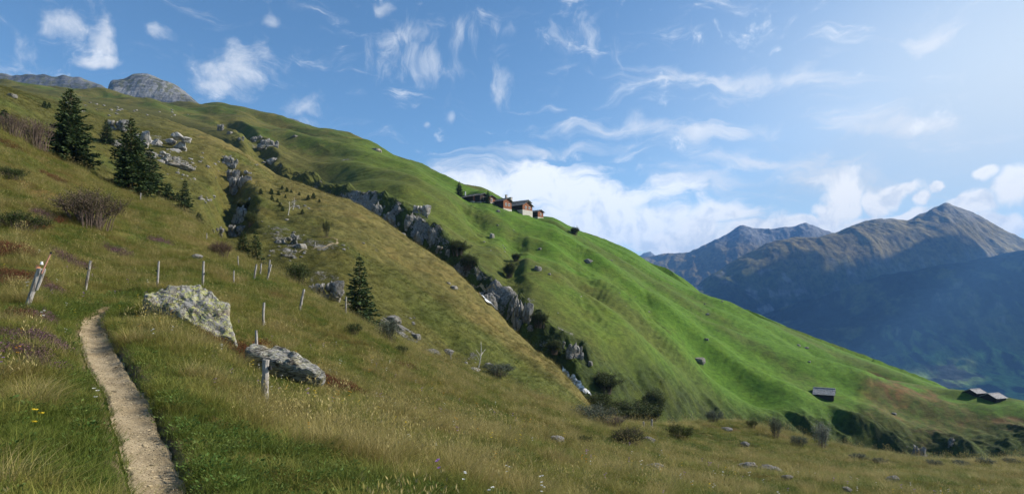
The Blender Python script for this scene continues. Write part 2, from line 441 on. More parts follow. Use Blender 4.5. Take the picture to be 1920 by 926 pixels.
def link(name, me, mat=None, parent=None):
    o = bpy.data.objects.new(name, me)
    COL.objects.link(o)
    if mat is not None and len(me.materials) == 0: me.materials.append(mat)
    if parent is not None: o.parent = parent
    return o
def tag(o, label=None, cat=None, group=None, kind=None):
    if label: o['label'] = label
    if cat: o['category'] = cat
    if group: o['group'] = group
    if kind: o['kind'] = kind
    return o
def empty(name, loc, rz=0.0, label=None, cat=None, group=None):
    o = bpy.data.objects.new(name, None)
    o.empty_display_size = 0.3
    COL.objects.link(o)
    o.location = loc; o.rotation_euler = (0, 0, rz)
    return tag(o, label, cat, group)
def col3(c): return np.array(c, float)

# ------------------------------------------------------------------ ground colours (what grows where)
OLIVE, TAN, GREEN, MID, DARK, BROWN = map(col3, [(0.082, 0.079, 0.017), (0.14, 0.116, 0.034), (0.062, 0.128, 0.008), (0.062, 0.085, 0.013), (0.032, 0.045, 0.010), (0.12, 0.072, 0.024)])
def mixc(a, b, t): return a + (b - a) * t[:, None]
def cover_colour(x, y, z, u, q):
    n1 = fbm(x / 9, y / 9, 4, 101); n2 = fbm(x / 2.6, y / 2.6, 4, 103); n3 = fbm(q['c'] / 20, q['a'] / 60, 4, 105)
    v = HV - F * z / np.maximum(y, 1)
    N = len(x)
    c = np.tile(OLIVE, (N, 1))
    # near slope
    A = mixc(np.tile(OLIVE, (N, 1)), np.tile(TAN, (N, 1)), 0.5 * sstep(-0.2, 0.9, n2 + 0.5 * n1))
    A = mixc(A, np.tile(MID, (N, 1)), 0.7 * sstep(0.1, 0.7, -n2 + 0.6 * n1))
    A = mixc(A, np.tile(BROWN, (N, 1)), 0.6 * sstep(0.25, 0.8, fbm(x / 5, y / 5, 4, 107)))
    # spur: dry tan on its crest
    L = q['L']
    tb = (y - L[6]) / (L[7] - L[6])
    B = mixc(np.tile(OLIVE, (N, 1)) * 0.95, np.tile(TAN, (N, 1)), np.clip(sstep(0.28, 0.75, tb + 0.22 * n1) * (0.75 + 0.5 * n2), 0, 1) * sstep(250, 420, u))
    B = mixc(B, np.tile(MID, (N, 1)), 0.55 * sstep(0.0, 0.6, n3 - 0.35 * tb))
    # meadow
    gr = np.clip(sstep(640, 1000, u + 90 * n3) + 0.0, 0, 1)
    t = q['t_m']
    C0 = mixc(np.tile(OLIVE, (N, 1)), np.tile(MID, (N, 1)), sstep(-0.3, 0.5, n3 + 0.3 * n2))
    C0 = mixc(C0, np.tile(TAN, (N, 1)), 0.45 * sstep(0.1, 0.7, n1 + 0.3 * n3))
    C1 = mixc(np.tile(GREEN, (N, 1)), np.tile(MID, (N, 1)), 0.8 * sstep(0.0, 0.8, n3 + 0.25 * n2 + 0.25 * (1 - t)))
    C1 = mixc(C1, np.tile(OLIVE, (N, 1)), 0.6 * sstep(0.45, 0.0, t + 0.15 * n1) * (1 - sstep(1150, 1300, u)))
    C = mixc(C0, C1, gr)
    lowgreen = sstep(0.9, 0.35, t) * sstep(560, 700, u)
    C = mixc(C, C1, 0.6 * lowgreen)
    up = sstep(0.62, 0.8, t + 0.08 * n1) * (1 - sstep(860, 960, u)) * sstep(600, 700, u)     # drier strip under the skyline
    C = mixc(C, mixc(np.tile(OLIVE, (N, 1)), np.tile(TAN, (N, 1)), 0.35 * sstep(-0.2, 0.6, n1)), 0.85 * up)
    # rough brown band low on the right
    band = np.clip((v - (690 + (u - 1610) * 0.32)) / 10 + 1.4 * n1, 0, 1) * sstep(1590, 1650, u)
    rough = mixc(mixc(np.tile(MID, (N, 1)), np.tile(BROWN, (N, 1)), sstep(-0.2, 0.5, n1)), np.tile(OLIVE, (N, 1)), sstep(-0.3, 0.4, n2))
    C = mixc(C, rough, band)
    # gully side
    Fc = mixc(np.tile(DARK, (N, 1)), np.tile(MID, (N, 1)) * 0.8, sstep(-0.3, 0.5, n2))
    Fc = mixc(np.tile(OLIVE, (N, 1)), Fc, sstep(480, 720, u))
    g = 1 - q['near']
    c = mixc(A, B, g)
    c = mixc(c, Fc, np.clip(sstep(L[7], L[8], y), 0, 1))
    c = mixc(c, C, q['mead'])
    return c
# ------------------------------------------------------------------ materials for ground and rock
def new_mat(name):
    m = bpy.data.materials.new(name); m.use_nodes = True
    t = NT(m.node_tree); t.n.clear()
    out = t.node('ShaderNodeOutputMaterial')
    p = t.node('ShaderNodeBsdfPrincipled')
    p.inputs['Roughness'].default_value = 0.9
    p.inputs['Specular IOR Level'].default_value = 0.15
    t.l.new(p.outputs[0], out.inputs[0])
    return m, t, p, out
def bump(t, p, h, strength, dist):
    b = t.node('ShaderNodeBump'); b.inputs['Strength'].default_value = strength; b.inputs['Distance'].default_value = dist
    t.l.new(h, b.inputs['Height']); t.l.new(b.outputs[0], p.inputs['Normal'])
def rock_colour(t, vec, s=1.0, tone=1.0, lichen=0.0, stain=(0.26, 0.22, 0.16)):
    n1 = t.noise(vec, 0.7 * s, 6, 0.6); n2 = t.noise(vec, 3.5 * s, 8, 0.68); n3 = t.noise(vec, 14 * s, 5, 0.6)
    v = t.node('ShaderNodeTexVoronoi', feature='DISTANCE_TO_EDGE'); v.inputs['Scale'].default_value = 1.3 * s
    wv = t.node('ShaderNodeVectorMath', operation='ADD'); t.l.new(vec, wv.inputs[0])
    sc = t.node('ShaderNodeVectorMath', operation='SCALE'); t.l.new(t.noise(vec, 2.2 * s, 4, 0.6, 0, 1), sc.inputs[0]); sc.inputs['Scale'].default_value = 0.9 / s
    t.l.new(sc.outputs[0], wv.inputs[1]); t.l.new(wv.outputs[0], v.inputs['Vector'])
    crack = t.rng(v.outputs['Distance'], 0.0, 0.05)
    g = lambda k: (0.36 * k * tone, 0.345 * k * tone, 0.315 * k * tone)
    c = t.mix(t.rng(n2, 0.32, 0.68), g(0.42), g(1.0))
    c = t.mix(t.rng(n1, 0.5, 0.72), c, tuple(x * tone for x in stain))
    c = t.mix(t.mul(t.rng(n3, 0.52, 0.7), 0.6), c, g(0.24))
    if lichen:
        l1 = t.noise(vec, 2.6 * s, 9, 0.72, 0.8); l2 = t.noise(vec, 9 * s, 6, 0.7)
        c = t.mix(t.mul(t.rng(t.add(l1, t.mul(t.sub(l2, 0.5), 0.6)), 0.50, 0.58), lichen), c, (0.44, 0.45, 0.10))
        c = t.mix(t.mul(t.rng(t.noise(vec, 3.1 * s, 7, 0.7, 0.4), 0.62, 0.68), 0.85), c, (0.055, 0.045, 0.03))
    c = t.mix(crack, t.mix(0.8, c, (0.05, 0.047, 0.04)), c)
    h = t.add(t.mul(n2, 0.6), t.add(t.mul(n3, 0.25), t.mul(crack, 0.35)))
    return c, h

m_land, t, p, out = new_mat('turf')
#
geo_ = t.node('ShaderNodeNewGeometry'); POS = geo_.outputs['Position']
ca = t.node('ShaderNodeAttribute', attribute_name='Col'); ra = t.node('ShaderNodeAttribute', attribute_name='Rock'); fa = t.node('ShaderNodeAttribute', attribute_name='Grain')
nA = t.noise(POS, 0.16, 5, 0.6); nB = t.noise(POS, 0.9, 6, 0.65); nC = t.noise(POS, 5.0, 6, 0.7)
streak = t.noise(t.mapping(POS, (0.5, 1.6, 1.6), (0, 0, R(-33))), 0.7, 6, 0.65)
k = t.add(t.mul(t.rng(nB, 0.25, 0.75, 0.0, 1.0), 0.55), t.mul(t.rng(nC, 0.25, 0.75), 0.55))
k = t.add(k, t.mul(t.rng(streak, 0.3, 0.7), 0.3))
gcol = t.mix(1.0, ca.outputs['Color'], t.comb(t.add(k, 0.36), t.add(k, 0.36), t.add(k, 0.36)), 'MULTIPLY')
gcol = t.mix(t.mul(t.rng(nA, 0.45, 0.7), 0.35), gcol, t.mix(1.0, gcol, (1.35, 1.05, 1.0), 'MULTIPLY'))
nM = t.noise(POS, 0.35, 5, 0.6)
gcol = t.mix(t.mul(t.rng(nM, 0.48, 0.66), 0.6), gcol, t.mix(1.0, gcol, (0.62, 0.66, 0.6), 'MULTIPLY'))
gcol = t.mix(t.mul(t.rng(nC, 0.55, 0.75), 0.35), gcol, t.mix(1.0, gcol, (1.7, 1.45, 1.9), 'MULTIPLY'))
rcol, rh = rock_colour(t, POS, 0.8)
rf = t.rng(t.add(ra.outputs['Fac'], t.mul(t.sub(t.add(t.mul(nB, 0.5), t.mul(nC, 0.5)), 0.5), 1.5)), 0.42, 0.58)
t.l.new(t.mix(rf, gcol, rcol), p.inputs['Base Color'])
hh = t.add(t.mul(t.add(t.mul(nB, 0.8), t.mul(nC, 0.5)), 1.0), t.mul(rf, t.mul(rh, 0.8)))
bump(t, p, t.mul(hh, fa.outputs['Fac']), 0.75, 0.35)

m_rock, t, p, out = new_mat('grey_rock')
oc = t.node('ShaderNodeTexCoord').outputs['Object']
oi = t.node('ShaderNodeObjectInfo')
rv = t.node('ShaderNodeVectorMath', operation='ADD'); t.l.new(oc, rv.inputs[0]); t.l.new(t.comb(t.mul(oi.outputs['Random'], 40), t.mul(oi.outputs['Random'], 17), 0), rv.inputs[1])
c, h = rock_colour(t, rv.outputs[0], 1.6, 0.85)
moss = t.rng(t.add(t.noise(rv.outputs[0], 2.0, 6, 0.6), 0), 0.56, 0.66)
c = t.mix(t.mul(moss, 0.75), c, (0.06, 0.062, 0.018))
t.l.new(c, p.inputs['Base Color']); bump(t, p, h, 0.9, 0.12)

m_pale, t, p, out = new_mat('pale_limestone')
oc = t.node('ShaderNodeTexCoord').outputs['Object']
c, h = rock_colour(t, oc, 1.4, 1.2, 0, (0.28, 0.23, 0.16))
t.l.new(c, p.inputs['Base Color']); bump(t, p, h, 0.9, 0.12)

m_boulder, t, p, out = new_mat('lichened_rock')
oc = t.node('ShaderNodeTexCoord').outputs['Object']
c, h = rock_colour(t, oc, 2.6, 1.0, 0.68)
t.l.new(c, p.inputs['Base Color']); bump(t, p, h, 1.0, 0.06)
m_slab, t, p, out = new_mat('banded_rock')
oc = t.node('ShaderNodeTexCoord').outputs['Object']
st = t.mapping(oc, (1.0, 1.5, 4.5), (0, R(28), 0))
c, h = rock_colour(t, st, 1.8, 1.3, 0.25)
c = t.mix(t.mul(t.rng(t.noise(st, 3.0, 6, 0.65, 0.6), 0.53, 0.60), 0.85), c, (0.04, 0.033, 0.026))
t.l.new(c, p.inputs['Base Color']); bump(t, p, h, 1.0, 0.06)

# ------------------------------------------------------------------ the hillside
NCL = 1120
tc = np.linspace(-1.30, 1.30, NCL)
# rows run along the contour lines, so that every brow is a clean edge
rows_in = [70, 190, 170, 130, 40, 60, 170, 45, 110, 290, 30, 14]
LY = np.array([np.interp(CU + F * tc, UG, r_) for r_ in LN.Y])
rr_ = [np.repeat(np.linspace(-14, 0.9, 26)[:, None], NCL, 1)]
for k_, n_ in enumerate(rows_in):
    s_ = np.linspace(0, 1, n_, endpoint=False)[:, None]
    rr_.append(LY[k_] * (LY[k_ + 1] / LY[k_]) ** s_)
rr_.append(LY[-1][None]); rr_.append(LY[-1][None] * 1.25)
YR = np.concatenate(rr_); NR = len(YR)
Yg = YR.ravel(); Xg = ((np.abs(YR) + 1.0) * tc[None]).ravel()
zs, us, qs = [], [], []
Zg = np.empty_like(Yg); Cg = np.empty((len(Yg), 4)); Rg = np.zeros_like(Yg); Cg[:, 3] = 1
GRAIN = np.empty_like(Yg); NEARW = np.empty_like(Yg); FACEW = np.empty_like(Yg)
for a in range(0, len(Yg), 150000):
    sl = slice(a, a + 150000)
    z, u, q = land(Xg[sl], Yg[sl])
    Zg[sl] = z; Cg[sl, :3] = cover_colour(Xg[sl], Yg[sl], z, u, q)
    GRAIN[sl] = 1 - 0.3 * q['mead'] * sstep(700, 1000, u); NEARW[sl] = q['near']; FACEW[sl] = q['face']
# bare rock: where the gully sides are steep, and in scars
z2 = Zg.reshape(NR, NCL); x2 = Xg.reshape(NR, NCL)
Ec = np.stack([np.gradient(x2, axis=1), np.gradient(YR, axis=1), np.gradient(z2, axis=1)], -1)
Er = np.stack([np.gradient(x2, axis=0), np.gradient(YR, axis=0), np.gradient(z2, axis=0)], -1)
Nn = np.cross(Ec, Er); slope = (np.hypot(Nn[..., 0], Nn[..., 1]) / (np.abs(Nn[..., 2]) + 1e-9)).ravel()

UU = CU + F * Xg / np.maximum(Yg, 0.6)
rocky = np.interp(UU, [300, 480, 640, 880, 930, 1010, 1060, 1120, 1500, 2000], [.7, .8, 1, 1, .75, .8, .5, .3, .35, .5]) * (0.2 + 0.95 * sstep(-0.15, 0.4, fbm(Xg / 8, Zg / 7 + Yg / 14, 4, 220)))
Rg += FACEW * 0.47 * rocky * sstep(0.7, 1.7, slope)
SCARS = [(310, 262, 90, 8, .5), (300, 290, 90, 5, .45), (335, 303, 90, 5, .42), (215, 262, 90, 7, .55), (380, 372, 80, 4, .42), (350, 350, 80, 3, .35), (545, 447, 80, 6, .5), (530, 475, 80, 5, .4), (560, 388, 80, 4, .42),
         (525, 425, 80, 4, .35), (668, 382, 176, 7, .42), (690, 395, 176, 5, .42), (655, 300, 200, 4, .35), (730, 595, 62, 3, .36), (745, 612, 60, 2.5, .36), (760, 626, 60, 2.5, .34), (820, 655, 60, 3, .36), (890, 670, 60, 2.5, .34),
         (915, 570, 130, 5, .6), (745, 395, 176, 4, .42), (790, 412, 166, 4, .45), (600, 520, 60, 4, .45), (615, 460, 80, 3, .45), (700, 462, 90, 3, .35), (850, 538, 90, 3, .35), 
         (490, 270, 200, 10, .45), (640, 300, 200, 5, .3), (390, 240, 200, 7, .4), (300, 215, 200, 5, .3), (1725, 845, 150, 4, .5), (970, 580, 140, 7, .5), (1065, 640, 130, 5, .5),
         (1220, 828, 20, 1.2, .4), (868, 440, 200, 4, .3), (835, 452, 190, 3, .3)]
P2 = np.stack([Xg, Yg], 1)
for u, v, ym, rad, s in SCARS:
    h_ = hit(u, v, ym)
    d = np.hypot(Xg - h_.x, Yg - h_.y)
    m = d < rad * 2
    Rg[m] += s * np.exp(-(d[m] / rad) ** 2 * 1.3) * (1 + 0.5 * fbm(Xg[m] / 2, Yg[m] / 2, 3, 200))
Rg = np.clip(Rg, 0, 1)
# the trodden earth just along the path shows through the turf
pd, ps, phw = path_field(Xg, Yg)
e = (1 - sstep(0.0, 0.16, pd - phw + 0.06 * fbm(Xg / 0.2, Yg / 0.2, 2, 210)))[:, None]
Cg[:, :3] = Cg[:, :3] * (1 - e) + np.array([0.17, 0.125, 0.07]) * e
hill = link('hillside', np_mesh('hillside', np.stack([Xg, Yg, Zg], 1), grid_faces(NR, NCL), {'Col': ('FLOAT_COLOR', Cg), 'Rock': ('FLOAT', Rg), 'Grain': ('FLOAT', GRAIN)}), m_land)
tag(hill, 'steep grassy alpine hillside falling to the right, cut by rocky gullies', 'hillside', kind='structure')

# ------------------------------------------------------------------ far land: valley, massifs, cliffs
m_far, t, p, out = new_mat('far_slopes')
POS = t.node('ShaderNodeNewGeometry').outputs['Position']
ca = t.node('ShaderNodeAttribute', attribute_name='Col')
n1 = t.noise(POS, 0.004, 8, 0.62); n2 = t.noise(POS, 0.02, 8, 0.65)
n3 = t.noise(t.mapping(POS, (1, 0.5, 0.35)), 0.05, 8, 0.7)
k = t.add(t.add(t.mul(t.rng(n1, 0.3, 0.7), 0.6), t.mul(t.rng(n2, 0.35, 0.65), 0.6)), t.mul(t.rng(n3, 0.35, 0.65), 0.6))
k = t.add(k, 0.15)
t.l.new(t.mix(1.0, ca.outputs['Color'], t.comb(k, k, k), 'MULTIPLY'), p.inputs['Base Color'])
bump(t, p, t.add(t.mul(n1, 1.0), t.add(t.mul(n2, 0.5), t.mul(n3, 0.3))), 0.8, 22.0)

def far_mesh(name, lines, u0, u1, nc, rows, disp, colour, label, tag_kind='structure'):
    L = Lines((len(lines) - 2,))
    for ln in lines:
        if isinstance(ln, tuple) and ln[0] == 'z': L.raw(ln[1](UG), ln[2](UG))
        else: L.line(ln, 1.2)
    L.done()
    yr_ = rows; tt = (np.linspace(u0, u1, nc) - CU) / F
    Y = np.repeat(yr_, nc); X = np.tile(tt, len(yr_)) * Y
    U = CU + F * X / Y
    Z = L.eval(U, Y)
    Lk = [np.interp(U, UG, r) for r in L.Y]
    Z = Z + disp(X, Y, Z, U, Lk)
    Zr = Z.reshape(len(yr_), nc); Xr = X.reshape(len(yr_), nc)
    gx = np.gradient(Zr, axis=1) / np.gradient(Xr, axis=1)
    gy = np.gradient(Zr, axis=0) / np.gradient(yr_)[:, None] - gx * np.gradient(Xr, axis=0) / np.gradient(yr_)[:, None]
    c = np.ones((len(X), 4)); c[:, :3] = colour(X, Y, Z, U, Lk, np.hypot(gx, gy).ravel())
    o = link(name, np_mesh(name, np.stack([X, Y, Z], 1), grid_faces(len(yr_), nc), {'Col': ('FLOAT_COLOR', c)}), m_far)
    return tag(o, label, 'mountain', kind=tag_kind)
FOREST, ALP, FTAN, FROCK, FMEAD_LIT = map(col3, [(0.011, 0.017, 0.011), (0.075, 0.085, 0.025), (0.15, 0.115, 0.04), (0.15, 0.148, 0.145), (0.12, 0.19, 0.04)])

def off(f_y, f_z, base):
    return None
# valley with the dark wooded slope on the right
def d_val(X, Y, Z, U, L):
    r = sstep(2500, 3200, Y)
    return r * (55 * ridged((X * 0.6 + Y * 0.8) / 520, Y / 700, 4, 301) - 20 + 10 * fbm(X / 60, Y / 60, 4, 303)) * (1 - 0.6 * sstep(0.96, 1.0, Y / L[4])) + (1 - r) * 22 * fbm(X / 300, Y / 300, 4, 305)
def c_val(X, Y, Z, U, L, s):
    n = fbm(X / 240, Y / 240, 5, 307); n2 = fbm(X / 70, Y / 110, 4, 309)
    c = mixc(np.tile(FOREST, (len(X), 1)), np.tile(ALP, (len(X), 1)), 0.75 * sstep(0.1, 0.6, n + 0.4 * n2))
    mead = sstep(3250, 2950, Y + 260 * n) * sstep(-0.45, 0.25, n2 + n)
    c = mixc(c, np.tile(FMEAD_LIT, (len(X), 1)), mead)  # valley meadows, their green lightened to paint in sunlit spots
    c = mixc(c, np.tile(FROCK, (len(X), 1)), 0.45 * sstep(1.2, 2.0, s) * sstep(0.0, 0.5, n2))
    return c
far_mesh('valley', [
    ('z', lambda u: np.full_like(u, -330.0), lambda u: np.full_like(u, 560.0)),
    ('z', lambda u: np.full_like(u, -440.0), lambda u: np.full_like(u, 1500.0)),
    ('z', lambda u: np.full_like(u, -445.0), lambda u: np.full_like(u, 2450.0)),
    [(900, 735, 2900), (1500, 735, 2950), (1700, 722, 2900), (1920, 715, 2850), (2600, 700, 2800)],
    [(900, 720, 4000), (1250, 700, 4000), (1300, 660, 4000), (1400, 610, 3950), (1500, 573, 3900), (1600, 545, 3800), (1700, 518, 3700), (1800, 500, 3640), (1920, 478, 3560), (2100, 440, 3450), (2600, 400, 3300)],
    [(900, 720, 4300), (1250, 705, 4300), (1400, 640, 4300), (1600, 590, 4250), (1920, 540, 4100), (2600, 470, 3900)]],
    700, 2600, 620, np.concatenate([np.linspace(560, 2400, 60), np.linspace(2420, 4300, 330)]), d_val, c_val, 'deep valley with dark wooded slope and meadows painted in sunlit pale green')
# main massif
def d_mas(X, Y, Z, U, L):
    t_ = np.clip((Y - L[0]) / (L[3] - L[0]), 0, 1.2)
    amp = sstep(0.0, 0.25, t_) * (1 - 0.75 * sstep(0.86, 1.0, t_))
    return amp * (26 * ridged((X + 0.25 * Y) / 420 + 0.4 * perlin(X / 500, Y / 500, 5), Y / 1500, 4, 321) - 16 + 15 * fbm(X / 160, Y / 160, 3, 323)) + 6 * ridged(X / 110, Y / 110, 4, 325) * sstep(0.8, 1.0, t_)
def c_mas(X, Y, Z, U, L, s):
    n = fbm(X / 260, Y / 260, 5, 327); n2 = fbm(X / 90, Y / 160, 4, 329)
    h_ = Z + 70 * n
    c = mixc(np.tile(FOREST, (len(X), 1)), np.tile(ALP, (len(X), 1)), sstep(-120, 180, h_))
    c = mixc(c, np.tile(FTAN, (len(X), 1)), 0.85 * sstep(120, 360, h_))
    band = np.sin(Z / 21 + 3 * n + X / 400) * 0.5 + 0.5
    c = mixc(c, np.tile(FROCK * 1.2, (len(X), 1)), 0.75 * sstep(0.45, 0.9, band) * sstep(0.1, 0.55, n2 + 0.5 * n) * sstep(380, 200, h_) * sstep(-330, -120, h_))
    c = mixc(c, np.tile(FROCK, (len(X), 1)), np.clip(0.35 * sstep(0.95, 1.5, s + 0.25 * n2) * sstep(0.0, 0.5, n2 + 0.2) + 0.6 * sstep(580, 720, h_), 0, 1))
    return c
far_mesh('mountain', [
    [(900, 690, 3900), (1920, 690, 3900), (2600, 690, 3900)],
    [(1000, 640, 4150), (1240, 605, 4200), (1300, 590, 4250), (1400, 575, 4300), (1600, 560, 4300), (1920, 545, 4300), (2600, 520, 4250)],
    [(1000, 630, 4450), (1240, 590, 4550), (1300, 560, 4600), (1380, 520, 4600), (1480, 480, 4600), (1600, 475, 4550), (1700, 470, 4550), (1800, 465, 4550), (1920, 480, 4600), (2100, 500, 4600), (2600, 520, 4600)],
    [(1000, 620, 4700), (1200, 585, 4800), (1260, 560, 4850), (1300, 543, 4880), (1340, 512, 4900), (1380, 488, 4900), (1420, 468, 4880), (1450, 455, 4860), (1490, 447, 4840), (1515, 448, 4850), (1535, 447, 4880), (1570, 438, 4950),
     (1590, 428, 4950), (1620, 416, 4950), (1650, 412, 4950), (1680, 412, 4960), (1700, 417, 5000), (1712, 411, 5020), (1725, 402, 5050), (1735, 403, 5050), (1750, 391, 5080), (1762, 391, 5090), (1769, 382, 5100), (1779, 382, 5100), (1790, 389, 5100),
     (1808, 392, 5100), (1830, 402, 5080), (1860, 420, 5050), (1890, 436, 5020), (1920, 450, 5000), (1990, 476, 5000), (2100, 490, 5000), (2600, 520, 5000)],
    ('z', lambda u: np.full_like(u, -200.0), lambda u: np.full_like(u, 6600.0))],
    950, 2600, 900, np.concatenate([np.linspace(3900, 5150, 420), np.linspace(5170, 5900, 30)]), d_mas, c_mas, 'big blue shaded mountain massif with a pointed rocky summit across the valley')
# ridge farther off
def d_rid(X, Y, Z, U, L):
    t_ = np.clip((Y - L[0]) / (L[1] - L[0]), 0, 1.2)
    return sstep(0, 0.2, t_) * (1 - 0.8 * sstep(0.85, 1, t_)) * (38 * ridged((X - 0.3 * Y) / 480, Y / 1500, 4, 341) - 30 + 35 * fbm(X / 160, Y / 160, 5, 343)) + 5 * ridged(X / 120, Y / 120, 4, 345) * sstep(0.8, 1, t_)
def c_rid(X, Y, Z, U, L, s):
    n = fbm(X / 300, Y / 300, 5, 347)
    c = mixc(np.tile(FOREST, (len(X), 1)), np.tile(FTAN, (len(X), 1)) * 0.8, sstep(-150, 250, Z + 140 * n))
    return mixc(c, np.tile(FROCK, (len(X), 1)) * 0.8, sstep(480, 640, Z + 60 * n))
far_mesh('mountain', [
    [(800, 640, 5600), (1300, 600, 5600), (2200, 600, 5600)],
    [(800, 520, 7000), (1150, 497, 7000), (1200, 484, 6900), (1245, 477, 6800), (1268, 476, 6700), (1290, 476, 6650), (1320, 462, 6600), (1342, 450, 6600), (1365, 440, 6600), (1380, 428, 6600), (1391, 422, 6600), (1402, 426, 6600),
     (1425, 431, 6600), (1445, 431, 6600), (1470, 427, 6600), (1487, 428, 6600), (1505, 421, 6600), (1520, 422, 6600), (1540, 430, 6600), (1560, 437, 6600), (1600, 446, 6600), (1700, 450, 6600), (2200, 470, 6600)],
    ('z', lambda u: np.full_like(u, -100.0), lambda u: np.full_like(u, 8800.0))],
    900, 2100, 520, np.concatenate([np.linspace(5600, 6950, 260), np.linspace(6980, 7700, 25)]), d_rid, c_rid, 'hazy brown ridge behind the main massif, left of it')
def d_tip(X, Y, Z, U, L): return 20 * ridged(X / 160, Y / 160, 4, 361)
far_mesh('mountain', [
    [(1000, 540, 8000), (1500, 540, 8000)],
    [(1000, 500, 8500), (1150, 492, 8500), (1195, 483, 8500), (1208, 478, 8500), (1216, 473, 8500), (1228, 480, 8500), (1245, 484, 8500), (1300, 492, 8500), (1500, 500, 8500)],
    ('z', lambda u: np.full_like(u, 100.0), lambda u: np.full_like(u, 9300.0))],
    1050, 1450, 200, np.linspace(8000, 9000, 90), d_tip, lambda X, Y, Z, U, L, s: np.tile(FROCK * 0.7, (len(X), 1)), 'tiny far blue peak just above the meadow skyline')
# grey cliffs behind the hillside, upper left
m_cliff, t, p, out = new_mat('cliff_rock')
POS = t.node('ShaderNodeNewGeometry').outputs['Position']
ca = t.node('ShaderNodeAttribute', attribute_name='Col')
bed = t.noise(t.mapping(POS, (0.006, 0.006, 0.055), (R(4), R(9), 0)), 1.0, 8, 0.68, 0.5); n2 = t.noise(POS, 0.05, 8, 0.7)
k = t.add(t.mul(t.rng(bed, 0.32, 0.68), 0.75), t.mul(t.rng(n2, 0.3, 0.7), 0.55)); k = t.add(k, 0.3)
t.l.new(t.mix(1.0, ca.outputs['Color'], t.comb(k, k, k), 'MULTIPLY'), p.inputs['Base Color'])
bump(t, p, t.add(bed, t.mul(n2, 0.7)), 1.0, 9.0)
def c_cliff(tone):
    def f(X, Y, Z, U, L, s):
        n = fbm(X / 50, Y / 50, 5, 381); n2 = fbm(X / 16, Y / 16, 4, 383)
        t_ = np.clip((Y - L[1]) / (L[2] - L[1]), 0, 1)
        c = np.tile(FROCK * tone, (len(X), 1))
        g = sstep(0.0, 0.25, t_) * sstep(0.25, -0.25, n2 + 0.5 * n + 0.15) * 0.9
        return mixc(c, np.tile(np.array([0.10, 0.098, 0.045]), (len(X), 1)), g)
    return f
def d_cliff(seed, amp):
    def f(X, Y, Z, U, L):
        return amp * (9 * ridged(X / 55, Y / 90, 4, seed) + 4 * fbm(X / 14, Y / 30, 4, seed + 3)) * (1 - 0.5 * sstep(0.9, 1.0, Y / L[2]))
    return f
a_ = far_mesh('mountain', [
    [(-600, 200, 1700), (300, 230, 1700), (500, 250, 1700)],
    [(-600, 165, 1725), (0, 168, 1725), (100, 172, 1725), (200, 182, 1725), (500, 230, 1725)],
    [(-600, 135, 1800), (-100, 140, 1800), (0, 139, 1800), (15, 141, 1800), (23, 147, 1800), (31, 138, 1800), (38, 146, 1800), (44, 141, 1800), (60, 142, 1800), (84, 142, 1800), (104, 148, 1800), (120, 141, 1800), (133, 148, 1800),
     (141, 147, 1800), (147, 143, 1800), (155, 151, 1800), (165, 153, 1800), (181, 157, 1800), (196, 165, 1800), (212, 178, 1800), (260, 195, 1800), (500, 250, 1800)],
    ('z', lambda u: np.full_like(u, 380.0), lambda u: np.full_like(u, 2400.0))],
    -500, 420, 520, np.concatenate([np.linspace(1700, 1830, 150), np.linspace(1835, 2100, 30)]), d_cliff(401, 0.5), c_cliff(0.72), 'long grey rock wall on the skyline at far left')
b_ = far_mesh('mountain', [
    [(150, 260, 1400), (700, 280, 1400)],
    [(150, 230, 1420), (199, 205, 1420), (205, 178, 1420), (260, 186, 1420), (300, 193, 1420), (372, 212, 1420), (450, 225, 1420), (700, 270, 1420)],
    [(150, 260, 1500), (196, 215, 1500), (200, 160, 1500), (203, 153, 1500), (233, 150, 1500), (243, 145, 1500), (253, 139, 1500), (275, 139, 1500), (288, 144, 1500), (301, 150, 1500), (327, 160, 1500), (350, 174, 1500), (372, 195, 1500), (385, 206, 1500),
     (450, 228, 1500), (515, 222, 1500), (530, 221, 1500), (545, 224, 1500), (562, 230, 1500), (580, 236, 1500), (620, 255, 1500), (700, 290, 1500)],
    ('z', lambda u: np.full_like(u, 300.0), lambda u: np.full_like(u, 2000.0))],
    180, 680, 520, np.concatenate([np.linspace(1400, 1530, 170), np.linspace(1535, 1800, 30)]), d_cliff(431, 0.5), c_cliff(1.15), 'domed grey rock peak with pale cliff band at its foot, upper left')
for o in (a_, b_):
    o.data.materials.clear(); o.data.materials.append(m_cliff)

# ------------------------------------------------------------------ air
bm = bmesh.new(); bmesh.ops.create_cube(bm, size=1.0)
me = bpy.data.meshes.new('haze'); bm.to_mesh(me); bm.free()
m_haze = bpy.data.materials.new('haze'); m_haze.use_nodes = True
t = NT(m_haze.node_tree); t.n.clear()
out = t.node('ShaderNodeOutputMaterial'); pv = t.node('ShaderNodeVolumePrincipled')
pv.inputs['Color'].default_value = (0.20, 0.48, 1.0, 1)
pv.inputs['Density'].default_value = 0.000075
pv.inputs['Anisotropy'].default_value = 0.2
t.l.new(pv.outputs[0], out.inputs['Volume'])
haze = link('haze', me, m_haze)
ZB, ZT = -900.0, 840.0
haze.location = (0, 4500, (ZB + ZT) / 2); haze.scale = (26000, 11000, ZT - ZB)
tag(haze, 'thin blue mountain air', 'haze', kind='stuff')

